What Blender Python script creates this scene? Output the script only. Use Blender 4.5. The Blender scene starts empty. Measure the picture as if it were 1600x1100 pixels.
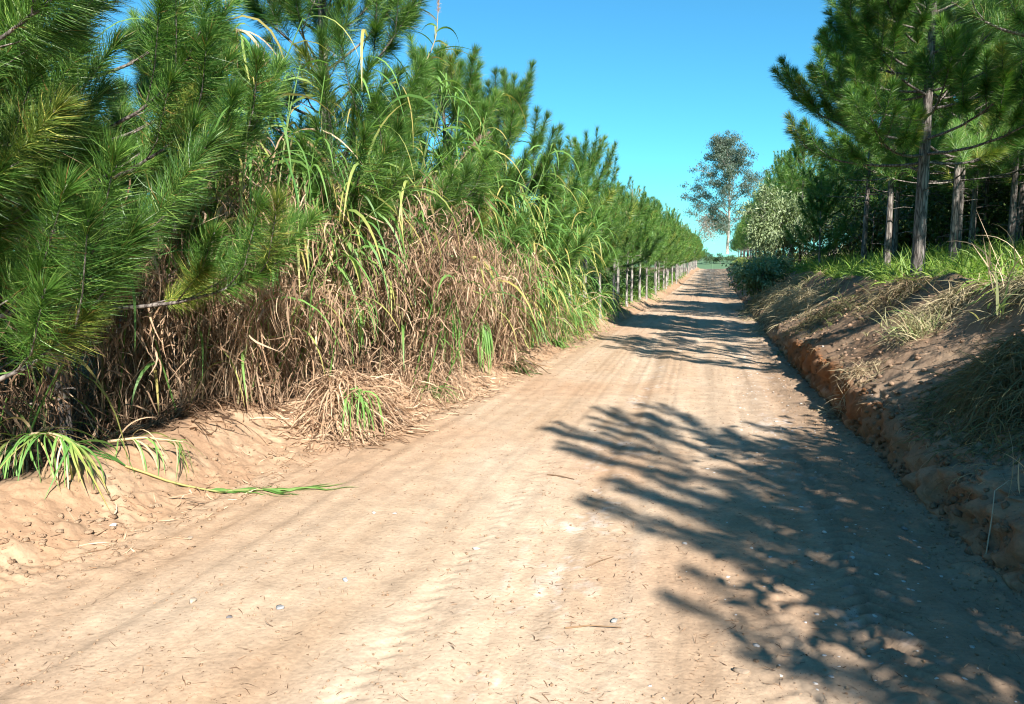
import bpy, math, random
import numpy as np
from mathutils import Vector, Matrix
R = math.radians
scene = bpy.context.scene
COL = scene.collection
rng = np.random.default_rng(7)

# ------------------------------------------------------------------ helpers
def hash2(ix, iy, seed):
    h = (ix.astype(np.int64) * 374761393 + iy.astype(np.int64) * 668265263 + seed * 982451653) & 0x7fffffff
    h = ((h ^ (h >> 13)) * 1274126177) & 0x7fffffff
    h = (h ^ (h >> 16)) & 0xffffff
    return h / float(0xffffff)

def vnoise(x, y, seed=0):
    x = np.asarray(x, float); y = np.asarray(y, float)
    ix = np.floor(x); iy = np.floor(y); fx = x - ix; fy = y - iy
    fx = fx * fx * (3 - 2 * fx); fy = fy * fy * (3 - 2 * fy)
    a = hash2(ix, iy, seed); b = hash2(ix + 1, iy, seed)
    c = hash2(ix, iy + 1, seed); d = hash2(ix + 1, iy + 1, seed)
    return (a * (1 - fx) + b * fx) * (1 - fy) + (c * (1 - fx) + d * fx) * fy - 0.5

def fbm(x, y, oct=4, seed=0, gain=0.5):
    s = 0; a = 1.0
    for k in range(oct):
        s = s + a * vnoise(x * 2 ** k + 13.7 * k, y * 2 ** k + 5.1 * k, seed + k)
        a *= gain
    return s

def sstep(a, b, x):
    t = np.clip((x - a) / (b - a), 0, 1)
    return t * t * (3 - 2 * t)

def norm(v):
    return v / np.maximum(np.linalg.norm(v, axis=-1, keepdims=True), 1e-9)

class Buf:
    """collects faces and colours and becomes one mesh"""
    def __init__(s):
        s.v = []; s.c = []; s.f = {3: [], 4: []}; s.n = 0
    def add(s, verts, faces, cols):
        verts = np.asarray(verts, float).reshape(-1, 3)
        s.v.append(verts)
        cols = np.asarray(cols, float)
        if cols.ndim == 1: cols = np.tile(cols[:3], (len(verts), 1))
        s.c.append(cols)
        for f in faces:
            f = np.asarray(f, int)
            if len(f): s.f[f.shape[1]].append(f + s.n)
        s.n += len(verts)
    def mesh(s, name, mat, smooth=False):
        me = bpy.data.meshes.new(name)
        if not s.n: return me
        v = np.concatenate(s.v); c = np.concatenate(s.c)
        me.vertices.add(len(v)); me.vertices.foreach_set('co', v.astype(np.float32).ravel())
        loops = []; starts = []; tot = 0
        for k in (3, 4):
            if s.f[k]:
                f = np.concatenate(s.f[k])
                loops.append(f.ravel()); starts.append(tot + np.arange(len(f)) * k); tot += f.size
        loops = np.concatenate(loops); starts = np.concatenate(starts)
        me.loops.add(len(loops)); me.loops.foreach_set('vertex_index', loops.astype(np.int32))
        me.polygons.add(len(starts)); me.polygons.foreach_set('loop_start', starts.astype(np.int32))
        if smooth: me.polygons.foreach_set('use_smooth', np.ones(len(starts), bool))
        me.update(calc_edges=True)
        at = me.attributes.new('tint', 'FLOAT_COLOR', 'POINT')
        at.data.foreach_set('color', np.concatenate([c, np.ones((len(c), 1))], 1).astype(np.float32).ravel())
        me.materials.append(mat)
        return me

def obj(name, mesh, parent=None, loc=None):
    o = bpy.data.objects.new(name, mesh); COL.objects.link(o)
    if parent is not None: o.parent = parent
    if loc is not None: o.location = loc
    return o

def tag(o, label=None, cat=None, group=None, kind=None):
    if label: o['label'] = label
    if cat: o['category'] = cat
    if group: o['group'] = group
    if kind: o['kind'] = kind
    return o

def empty(name, loc, rz=0.0):
    o = bpy.data.objects.new(name, None); COL.objects.link(o)
    o.location = loc; o.rotation_euler = (0, 0, rz); o.empty_display_size = 0.2
    return o

def tube(buf, pts, rad, col, sides=6, col2=None):
    pts = np.asarray(pts, float); rad = np.asarray(rad, float); k = len(pts)
    t = norm(np.gradient(pts, axis=0))
    up = np.array([0, 0, 1.0]) if abs(t[0, 2]) < .9 else np.array([1.0, 0, 0])
    a = norm(np.cross(t, up)); b = np.cross(t, a)
    th = np.linspace(0, 2 * np.pi, sides, endpoint=False)
    ring = pts[:, None] + rad[:, None, None] * (a[:, None] * np.cos(th)[None, :, None] + b[:, None] * np.sin(th)[None, :, None])
    i = np.arange(k - 1)[:, None] * sides; j = np.arange(sides)[None]; j2 = (j + 1) % sides
    f = np.stack([i + j, i + j2, i + sides + j2, i + sides + j], -1).reshape(-1, 4)
    c = np.tile(np.asarray(col, float), (k * sides, 1))
    if col2 is not None:
        w = np.repeat(np.linspace(0, 1, k), sides)[:, None]; c = c * (1 - w) + np.asarray(col2) * w
    buf.add(ring, [f], c)

def ribbons(buf, base, d0, length, width, droop, col, col2=None, nseg=5, curl=0.0, r=rng, fold=0.0, prof=None):
    """arching blades: every blade starts along d0 and bends under its weight"""
    N = len(base)
    if N == 0: return
    base = np.asarray(base, float); d = norm(np.asarray(d0, float))
    length = np.broadcast_to(length, (N,)).astype(float); width = np.broadcast_to(width, (N,)).astype(float)
    droop = np.broadcast_to(droop, (N,)).astype(float)
    side = norm(np.cross(d, r.normal(size=(N, 3)) * np.array([.35, .35, 1.0])))
    p = base.copy(); P = [p]; S = [side]
    cv = r.normal(size=(N, 3)) * curl
    for k in range(nseg):
        d = d + np.array([0, 0, -1.0]) * (droop / nseg)[:, None] + cv / nseg
        if curl: cv = cv + r.normal(size=(N, 3)) * curl * .8
        d = norm(d)
        p = p + d * (length / nseg)[:, None]
        side = norm(side - d * np.sum(side * d, 1, keepdims=True))
        P.append(p); S.append(side)
    P = np.stack(P, 1); S = np.stack(S, 1)
    t = np.linspace(0, 1, nseg + 1)
    w = (np.minimum(1, .45 + 2.2 * t) * (1 - t ** 2.2) + .04) if prof is None else prof(t)
    W = width[:, None, None] * .5 * w[None, :, None]
    V = np.stack([P - S * W, P + S * W], 2)                 # N, k+1, 2, 3
    i = (np.arange(N) * (nseg + 1) * 2)[:, None]; k = (np.arange(nseg) * 2)[None]
    f = np.stack([i + k, i + k + 1, i + k + 3, i + k + 2], -1).reshape(-1, 4)
    col = np.broadcast_to(col, (N, 3))
    c2 = col if col2 is None else np.broadcast_to(col2, (N, 3))
    c = col[:, None, None] * (1 - t)[None, :, None, None] + c2[:, None, None] * t[None, :, None, None]
    c = np.broadcast_to(c, (N, nseg + 1, 2, 3)).reshape(-1, 3)
    buf.add(V, [f], c)

# ------------------------------------------------------------------ materials
def new_mat(name):
    m = bpy.data.materials.new(name); m.use_nodes = True
    nt = m.node_tree; nt.nodes.clear()
    out = nt.nodes.new('ShaderNodeOutputMaterial')
    return m, nt, out

def N(nt, t, **kw):
    n = nt.nodes.new(t)
    for k, v in kw.items():
        if k in ('inputs',):
            for a, b in v.items(): n.inputs[a].default_value = b
        else: setattr(n, k, v)
    return n

def leaf_mat(name, transl=0.35, rough=0.5, spec=0.35, var=0.25, tcol=(1.1, 1.25, .6)):
    m, nt, out = new_mat(name)
    at = N(nt, 'ShaderNodeAttribute', attribute_name='tint')
    oi = N(nt, 'ShaderNodeObjectInfo')
    hs = N(nt, 'ShaderNodeHueSaturation')
    mr = N(nt, 'ShaderNodeMapRange', inputs={3: 1 - var, 4: 1 + var}); nt.links.new(oi.outputs['Random'], mr.inputs[0])
    nt.links.new(mr.outputs[0], hs.inputs['Value'])
    nt.links.new(at.outputs['Color'], hs.inputs['Color'])
    bs = N(nt, 'ShaderNodeBsdfPrincipled', inputs={'Roughness': rough, 'Specular IOR Level': spec})
    nt.links.new(hs.outputs[0], bs.inputs['Base Color'])
    tr = N(nt, 'ShaderNodeBsdfTranslucent')
    mx = N(nt, 'ShaderNodeMix', data_type='RGBA', blend_type='MULTIPLY', inputs={0: 1.0})
    nt.links.new(hs.outputs[0], mx.inputs[6]); mx.inputs[7].default_value = (*tcol, 1)
    nt.links.new(mx.outputs[2], tr.inputs[0])
    ms = N(nt, 'ShaderNodeMixShader', inputs={0: transl})
    nt.links.new(bs.outputs[0], ms.inputs[1]); nt.links.new(tr.outputs[0], ms.inputs[2])
    nt.links.new(ms.outputs[0], out.inputs[0])
    return m

def bark_mat(name, c1, c2, scale=9.0, bump=.6):
    m, nt, out = new_mat(name)
    tc = N(nt, 'ShaderNodeTexCoord'); mp = N(nt, 'ShaderNodeMapping'); mp.inputs['Scale'].default_value = (scale, scale, scale * .16)
    nt.links.new(tc.outputs['Object'], mp.inputs[0])
    vo = N(nt, 'ShaderNodeTexVoronoi', feature='DISTANCE_TO_EDGE', inputs={'Scale': 2.2}); no = N(nt, 'ShaderNodeTexNoise', inputs={'Scale': 3.0, 'Detail': 6.0})
    mxv = N(nt, 'ShaderNodeVectorMath', operation='ADD')
    sc = N(nt, 'ShaderNodeVectorMath', operation='SCALE'); sc.inputs['Scale'].default_value = .5
    nt.links.new(mp.outputs[0], no.inputs[0]); nt.links.new(no.outputs['Color'], sc.inputs[0])
    nt.links.new(mp.outputs[0], mxv.inputs[0]); nt.links.new(sc.outputs[0], mxv.inputs[1]); nt.links.new(mxv.outputs[0], vo.inputs[0])
    mr = N(nt, 'ShaderNodeMapRange', inputs={1: 0.0, 2: .25}); nt.links.new(vo.outputs['Distance'], mr.inputs[0])
    mm = N(nt, 'ShaderNodeMath', operation='MULTIPLY'); nt.links.new(mr.outputs[0], mm.inputs[0]); nt.links.new(no.outputs[0], mm.inputs[1])
    cr = N(nt, 'ShaderNodeValToRGB'); cr.color_ramp.elements[0].color = (*c1, 1); cr.color_ramp.elements[1].color = (*c2, 1)
    cr.color_ramp.elements[1].position = .55
    nt.links.new(mm.outputs[0], cr.inputs[0])
    bs = N(nt, 'ShaderNodeBsdfPrincipled', inputs={'Roughness': .9, 'Specular IOR Level': .15})
    nt.links.new(cr.outputs[0], bs.inputs['Base Color'])
    bp = N(nt, 'ShaderNodeBump', inputs={'Strength': bump, 'Distance': .02}); nt.links.new(mm.outputs[0], bp.inputs['Height'])
    nt.links.new(bp.outputs[0], bs.inputs['Normal']); nt.links.new(bs.outputs[0], out.inputs[0])
    return m

def tint_mat(name, rough=.9, spec=.15, bump=0.0, bscale=60):
    m, nt, out = new_mat(name)
    at = N(nt, 'ShaderNodeAttribute', attribute_name='tint')
    bs = N(nt, 'ShaderNodeBsdfPrincipled', inputs={'Roughness': rough, 'Specular IOR Level': spec})
    nt.links.new(at.outputs['Color'], bs.inputs['Base Color'])
    if bump:
        tc = N(nt, 'ShaderNodeTexCoord')
        no = N(nt, 'ShaderNodeTexNoise', inputs={'Scale': bscale, 'Detail': 5.0}); nt.links.new(tc.outputs['Object'], no.inputs[0])
        bp = N(nt, 'ShaderNodeBump', inputs={'Strength': bump, 'Distance': .02}); nt.links.new(no.outputs[0], bp.inputs['Height'])
        nt.links.new(bp.outputs[0], bs.inputs['Normal'])
    nt.links.new(bs.outputs[0], out.inputs[0])
    return m

def soil_mat(name):
    """soil: colour from the sheet's own attribute (dry, moist, chalky, litter) broken up by noise; fine bumps"""
    m, nt, out = new_mat(name)
    at = N(nt, 'ShaderNodeAttribute', attribute_name='tint')
    tc = N(nt, 'ShaderNodeTexCoord')
    n1 = N(nt, 'ShaderNodeTexNoise', inputs={'Scale': 5.0, 'Detail': 8.0, 'Roughness': .65})
    n2 = N(nt, 'ShaderNodeTexNoise', inputs={'Scale': 45.0, 'Detail': 6.0, 'Roughness': .7})
    v1 = N(nt, 'ShaderNodeTexVoronoi', inputs={'Scale': 38.0}); v2 = N(nt, 'ShaderNodeTexVoronoi', inputs={'Scale': 110.0})
    for n in (n1, n2, v1, v2): nt.links.new(tc.outputs['Object'], n.inputs['Vector'])
    r1 = N(nt, 'ShaderNodeMapRange', inputs={1: .3, 2: .7, 3: .80, 4: 1.17}); nt.links.new(n1.outputs[0], r1.inputs[0])
    r2 = N(nt, 'ShaderNodeMapRange', inputs={1: .3, 2: .7, 3: .84, 4: 1.12}); nt.links.new(n2.outputs[0], r2.inputs[0])
    mu = N(nt, 'ShaderNodeMath', operation='MULTIPLY'); nt.links.new(r1.outputs[0], mu.inputs[0]); nt.links.new(r2.outputs[0], mu.inputs[1])
    hs = N(nt, 'ShaderNodeHueSaturation'); nt.links.new(at.outputs['Color'], hs.inputs['Color']); nt.links.new(mu.outputs[0], hs.inputs['Value'])
    # scattered dark crumbs and pale grit
    sp = N(nt, 'ShaderNodeMapRange', inputs={1: .16, 2: .30, 3: .85, 4: 0.0}); nt.links.new(v2.outputs['Distance'], sp.inputs[0])
    cc = N(nt, 'ShaderNodeSeparateColor'); nt.links.new(v2.outputs['Color'], cc.inputs[0])
    gt = N(nt, 'ShaderNodeMath', operation='GREATER_THAN', inputs={1: .90}); nt.links.new(cc.outputs[0], gt.inputs[0])
    sm = N(nt, 'ShaderNodeMath', operation='MULTIPLY'); nt.links.new(sp.outputs[0], sm.inputs[0]); nt.links.new(gt.outputs[0], sm.inputs[1])
    mx = N(nt, 'ShaderNodeMix', data_type='RGBA'); nt.links.new(sm.outputs[0], mx.inputs[0]); nt.links.new(hs.outputs[0], mx.inputs[6])
    mx.inputs[7].default_value = (.13, .075, .045, 1)
    bs = N(nt, 'ShaderNodeBsdfPrincipled', inputs={'Roughness': .95, 'Specular IOR Level': .1})
    nt.links.new(mx.outputs[2], bs.inputs['Base Color'])
    h1 = N(nt, 'ShaderNodeMath', operation='MULTIPLY_ADD', inputs={1: .5}); nt.links.new(n2.outputs[0], h1.inputs[0]); nt.links.new(n1.outputs[0], h1.inputs[2])
    h2 = N(nt, 'ShaderNodeMath', operation='MULTIPLY_ADD', inputs={1: -.45}); nt.links.new(v1.outputs['Distance'], h2.inputs[0]); nt.links.new(h1.outputs[0], h2.inputs[2])
    bp = N(nt, 'ShaderNodeBump', inputs={'Strength': .32, 'Distance': .016}); nt.links.new(h2.outputs[0], bp.inputs['Height'])
    nt.links.new(bp.outputs[0], bs.inputs['Normal'])
    nt.links.new(bs.outputs[0], out.inputs[0])
    return m

M_soil = soil_mat('soil')
M_needle = leaf_mat('pine_needles', .28, .42, .45, .16)
M_leaf = leaf_mat('broad_leaves', .3, .45, .4, .15)
M_grass = leaf_mat('grass_blades', .4, .5, .35, .08)
M_dry = leaf_mat('dry_grass', .25, .7, .2, .08, (1.1, 1.0, .8))
M_bark = bark_mat('pine_bark', (.055, .045, .04), (.26, .225, .20))
M_bark_pale = bark_mat('pale_pine_bark', (.11, .095, .085), (.40, .37, .33))
M_euc = bark_mat('smooth_bark', (.20, .17, .15), (.45, .42, .38), 3, .2)
M_stone = tint_mat('stone', .75, .3, .4, 30)
M_clod = tint_mat('clod', .95, .1, .9, 120)
M_twig = tint_mat('twig', .85, .15)

# ------------------------------------------------------------------ terrain
YL = [-20, 3, 4.3, 6.2, 7.2, 8.9, 13.9, 20, 30, 50, 120, 200]; XLV = [-3.3, -3.27, -3.32, -3.36, -3.05, -2.75, -2.66, -2.5, -2.35, -2.3, -2.25, -2.2]
YR = [-20, 4, 6.3, 9, 13, 21, 44, 120, 200]; XRV = [1.5, 1.45, 1.39, 1.30, 1.21, 1.2, 1.13, 1.5, 1.7]
def XL(y): return np.interp(y, YL, XLV) + .10 * vnoise(y * .7, y * 0 + 3, 11) + .05 * vnoise(y * 2.9, y * 0 + 1, 12)
def XR(y): return np.interp(y, YR, XRV) + .07 * vnoise(y * .8, y * 0 + 7, 13) + .05 * vnoise(y * 3.3, y * 0 + 2, 14) + .03 * vnoise(y * 9, y * 0 + 2, 15)
def grade(y):
    y = np.asarray(y, float)
    up = .98 * sstep(32, 122, y)
    down = -.022 * np.clip(y - 128, 0, 330)
    return up + down
def wall_h(y): return np.interp(y, [-10, 3.5, 8, 12, 20, 30, 45], [.17, .22, .33, .36, .24, .13, .08]) * (1 + .35 * vnoise(y * 1.7, y * 0 + 4, 16) + .25 * vnoise(y * 6, y * 0 + 9, 17))

def height(x, y, fine=True):
    x = np.asarray(x, float); y = np.asarray(y, float)
    xl = XL(y); xr = XR(y); g = grade(y)
    near = 1 - sstep(60, 130, y)
    dl = xl - x; dr = x - xr
    # left shoulder: soft berm, then the plantation floor a little lower
    hb = .30 * sstep(0, .75, dl) - (.16 + .22 * sstep(7.5, 6, y)) * sstep(.85, 1.5, dl) + .012 * np.clip(dl - 1.7, 0, 60)
    hb = hb * (1 + .5 * vnoise(x * .9, y * .9, 21)) 
    # right cut: near-vertical wall, graded face, rough crest, plateau
    w = wall_h(y)
    top = 1.22 + .10 * vnoise(y * .35, y * 0 + 5, 22)
    s = np.clip((dr - .08) / 1.5, 0, 1)
    prof = s ** 1.08
    hr = w * sstep(0, .085 + .07 * (vnoise(y * 5, y * 0, 24) + .5), dr) + (top - w) * prof
    crest = np.exp(-((dr - 1.5) / .28) ** 2) * (.13 + .22 * vnoise(y * .8, y * 0 + 3, 23)) * near
    mound = .20 * np.exp(-((dr - 1.7) / .5) ** 2 - ((y - 10.6) / .9) ** 2)
    hr = hr + crest + mound + .135 * np.clip(dr - 1.9, 0, 14) + .03 * np.clip(dr - 18.5, 0, 60)
    far_fade = 1 - sstep(118, 160, y)
    h = np.where(dl > 0, hb, 0) + np.where(dr > 0, hr * np.maximum(far_fade, .0), 0)
    # big form noise off the road
    off = np.clip(np.maximum(dl, dr), 0, 1.0)
    h = h + off * .16 * fbm(x * .55, y * .55, 3, 31) * (0.4 + .6 * near)
    if fine:
        on = np.where((dl < 0) & (dr < 0), 1.0, 0.0)
        # grader streaks and wheel ruts running with the road
        sk = x + .06 * vnoise(y * .35, y * 0, 41) + .012 * (y)
        h = h + on * (.030 * vnoise(sk * 2.1, y * .07, 42) + .022 * vnoise(sk * 7, y * .07, 43) + .010 * vnoise(sk * 19, y * .16, 44))
        h = h + on * (.012 * fbm(x * 3.2, y * 2.0, 2, 45))
        h = h + .0022 * fbm(x * 26, y * 26, 3, 46, .6) * (1 + 7 * (1 - on))
        # lumpy toe of the left berm and crumbs at the foot of the cut
        lump = np.exp(-((dl - .25) / .45) ** 2)
        h = h + lump * .085 * np.maximum(0, fbm(x * 5, y * 5, 3, 47)) + lump * .05 * np.abs(vnoise(x * 13, y * 13, 48))
        rl = np.exp(-((dr + .12) / .14) ** 2)
        h = h + rl * .09 * np.maximum(0, fbm(x * 7, y * 7, 2, 49))
        bankm = sstep(.1, .4, dr)
        h = h + bankm * (.06 * fbm(x * 1.7, y * 1.7, 4, 50) + .035 * np.abs(fbm(x * 9, y * 9, 2, 51))) * near
        # scrape marks of the blade along the bank face
        h = h + bankm * (1 - sstep(1.1, 1.5, dr)) * .03 * vnoise(dr * 9, y * .5, 52)
        # tread prints of the tyres
        for tx, wd, am in ((.36, .12, .012), (.78, .12, .020), (-1.25, .12, .003), (1.85, .14, .018)):
            cx = tx + .05 * vnoise(y * .4, y * 0 + tx, 53)
            m = np.exp(-((x - cx) / wd) ** 4) * np.clip(.55 + 1.3 * vnoise(x * 1.5, y * .5, 54), 0, 1) 
            h = h + np.clip(m, 0, 1) * am * np.sign(np.sin((y + np.abs(x - cx) * .9) * 2 * np.pi / .115)) * np.clip(1.5 - y / 12, 0, 1)
            h = h - m * am * .9
    # far hills
    r1 = sstep(500, 900, y)
    h = h + r1 * (11.5 + 7 * np.exp(-((x - 10) / 120) ** 2) + 6 * vnoise(x * .012, y * .004, 61))
    return g + h

def hz(x, y): return float(height(np.array([x]), np.array([y]), False)[0])

def make_terrain():
    ys = [-6.0]
    while ys[-1] < 1.6: ys.append(ys[-1] + .12)
    while ys[-1] < 130: ys.append(ys[-1] + max(.010, .0050 * ys[-1]))
    while ys[-1] < 1500: ys.append(ys[-1] * 1.03)
    ys = np.array(ys)
    dl = [0]
    while dl[-1] < 400: dl.append(dl[-1] + .02 * (1 if dl[-1] < 1.6 else (dl[-1] / 1.6) ** 1.9))
    dl = np.array(dl[::-1])
    road = np.linspace(0, 1, 210)
    dr = [0, .008, .016, .026, .036, .046, .058, .07, .085]
    while dr[-1] < 400: dr.append(dr[-1] + .022 * (1 if dr[-1] < 2.8 else (dr[-1] / 2.8) ** 2.2))
    dr = np.array(dr)
    xl = XL(ys)[:, None]; xr = XR(ys)[:, None]
    X = np.concatenate([xl - dl[None], xl + (xr - xl) * road[None, 1:-1], xr + dr[None]], 1)
    Y = np.repeat(ys[:, None], X.shape[1], 1)
    Z = height(X, Y)
    # crumbled face of the cut
    wl = (X - xr > -.001) & (X - xr < .3) & (Y < 60)
    X = X + np.where(wl, .13 * fbm(Y * 5 + Z * 3, Z * 11, 4, 71, .65) * sstep(-.001, .04, X - xr), 0)
    nl = len(dl); nr = len(dr); nc = X.shape[1]
    # colours -------------------------------------------------
    D = fbm(X * .5, Y * .5, 4, 81); E = fbm(X * 2.3, Y * .5, 4, 82); F = fbm(X * 6, Y * 6, 3, 83)
    tan = np.array([.375, .262, .172]); pale = np.array([.45, .345, .25]); orange = np.array([.36, .20, .11])
    brown = np.array([.17, .105, .065]); dark = np.array([.10, .065, .045]); rust = np.array([.20, .088, .038])
    grass = np.array([.17, .26, .07]); chalk = np.array([.74, .72, .72])
    def mix(a, b, t): t = np.clip(t, 0, 1)[..., None]; return a * (1 - t) + b * t
    C = mix(np.broadcast_to(tan, X.shape + (3,)), pale, .45 + 1.1 * E + .5 * D)
    SX = X + .06 * vnoise(Y * .35, Y * 0, 41) + .012 * Y
    ST = vnoise(SX * 3.1, Y * .06, 86) + .7 * vnoise(SX * 8.5, Y * .10, 87) + .4 * vnoise(SX * 21, Y * .25, 88)
    C = mix(C, pale * 1.12, .55 * np.clip(ST * 1.8, 0, 1)); C = mix(C, tan * .78, .5 * np.clip(-ST * 1.8, 0, 1))
    C = mix(C, orange, .25 * sstep(-1.6, -3.4, X) + .9 * (D - .12))
    # chalky scraped stone showing in the middle and by the right-hand track
    ck = .7 * sstep(.20, .50, fbm(X * 5 + 3, Y * 2.6, 5, 84, .8)) * (np.exp(-((X + .75) / .25) ** 2) * .35 + np.exp(-((X - .75) / .30) ** 2) * .55) * (Y < 30) * np.clip(.3 + 3.0 * vnoise(X * 24, Y * 17, 85), 0, 1)
    C = mix(C, chalk, ck)
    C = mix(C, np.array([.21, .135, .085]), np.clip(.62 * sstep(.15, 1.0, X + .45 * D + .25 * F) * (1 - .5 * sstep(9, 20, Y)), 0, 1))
    C = mix(C, np.array([.31, .205, .13]), .45 * sstep(-1.7, -3.1, X + .4 * D))
    dlx = xl - X; drx = X - xr
    lf = (dlx > 0)
    Cl = mix(np.broadcast_to(np.array([.31, .195, .12]), X.shape + (3,)), tan, .22 + D + F)
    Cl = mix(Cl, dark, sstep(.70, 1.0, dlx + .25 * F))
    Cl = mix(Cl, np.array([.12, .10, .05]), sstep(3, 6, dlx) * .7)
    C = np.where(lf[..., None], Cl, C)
    rf = (drx > 0)
    Cr = mix(np.broadcast_to(brown, X.shape + (3,)), np.array([.31, .215, .145]), .42 + 1.0 * D + .6 * F)
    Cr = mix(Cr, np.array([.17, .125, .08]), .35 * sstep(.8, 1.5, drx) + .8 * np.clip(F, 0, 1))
    wallm = (drx < .10) & (Z - grade(Y) < wall_h(Y) * .9)
    Cr = mix(Cr, rust, sstep(.17, .09, drx) * (.75 + .6 * F) * (.12 + .88 * sstep(6.5, 8.2, Y)) * sstep(16, 12.5, Y))
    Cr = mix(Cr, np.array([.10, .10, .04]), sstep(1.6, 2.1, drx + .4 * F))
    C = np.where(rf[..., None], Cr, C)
    gr = sstep(120, 132, Y) * (1 - sstep(.3, -.1, np.maximum(dlx, drx)) * (Y < 140))
    C = mix(C, grass, gr)
    C = mix(C, np.array([.10, .17, .09]), sstep(450, 520, Y))
    C = np.clip(C, .01, .9)
    ny = len(ys)
    idx = np.arange(ny * nc).reshape(ny, nc)
    def part(name, a, b, kind_label):
        sub = slice(a, b + 1)
        n = b + 1 - a
        V = np.stack([X[:, sub], Y[:, sub], Z[:, sub]], -1).reshape(-1, 3)
        i = np.arange(ny - 1)[:, None] * n; j = np.arange(n - 1)[None]
        f = np.stack([i + j, i + j + 1, i + n + j + 1, i + n + j], -1).reshape(-1, 4)
        bf = Buf(); bf.add(V, [f], C[:, sub].reshape(-1, 3))
        o = obj(name, bf.mesh(name, M_soil, True))
        tag(o, kind='structure'); return o
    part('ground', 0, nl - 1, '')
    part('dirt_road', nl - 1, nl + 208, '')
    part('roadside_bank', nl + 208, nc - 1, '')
make_terrain()

# ------------------------------------------------------------------ pines
GREENS = (np.array([.030, .095, .018]), np.array([.105, .225, .034]), np.array([.24, .37, .08]))

def grow_needles(buf, p0, p1, n, nlen, nw, r, near):
    """p0,p1: shoots (S,3); n needles on every shoot"""
    S = len(p0)
    ax = p1 - p0; L = np.linalg.norm(ax, axis=1); ax = norm(ax)
    t = np.concatenate([r.random((S, n)) ** .8])
    t[:, : n // 6] = 1 - .06 * r.random((S, n // 6))
    base = (p0[:, None] + (p1 - p0)[:, None] * t[..., None]).reshape(-1, 3)
    A = np.repeat(ax, n, 0); t = t.ravel()
    rad = norm(np.cross(A, r.normal(size=A.shape)))
    ang = np.radians(64 - 36 * t ** 3 + r.normal(size=t.shape) * 11)
    d = norm(A * np.cos(ang)[:, None] + rad * np.sin(ang)[:, None])
    ln = nlen * (.72 + .4 * r.random(len(t))) * (.9 + .2 * np.sin(np.pi * t))
    side = norm(np.cross(d, r.normal(size=d.shape)))
    w = nw * (.8 + .4 * r.random(len(t)))
    bend = norm(A * .55 + np.array([0, 0, -.42]) + r.normal(size=d.shape) * .12)
    mid = base + d * (ln * .52)[:, None]
    d2 = norm(d + bend * .32)
    tip = mid + d2 * (ln * .48)[:, None]
    g = np.repeat(r.random(S), n) * .55 + r.random(len(t)) * .45
    c = GREENS[0] * (1 - g)[:, None] + GREENS[1] * g[:, None]
    hi = (r.random(len(t)) < .16)[:, None]
    c = np.where(hi, GREENS[2] * (.75 + .4 * g)[:, None], c)
    ys_ = np.repeat(r.random(S) < .06, n)[:, None]; c = np.where(ys_, c * np.array([2.0, 1.25, 1.3]), c)
    old = (r.random(len(t)) < .02)[:, None]
    c = np.where(old, np.array([.30, .17, .06]), c)
    M_ = len(t)
    hw = (side * w[:, None] * .5)
    if near:
        V = np.stack([base - hw, base + hw, mid + hw * .9, mid - hw * .9, tip], 1)
        i = np.arange(M_)[:, None] * 5
        q = i + np.array([[0, 1, 2, 3]]); tr = i + np.array([[3, 2, 4]])
        buf.add(V, [tr, q], np.repeat(c, 5, 0))
    else:
        V = np.stack([base - hw, base + hw, tip], 1)
        tr = np.arange(M_)[:, None] * 3 + np.array([[0, 1, 2]])
        buf.add(V, [tr], np.repeat(c, 3, 0))

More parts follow.
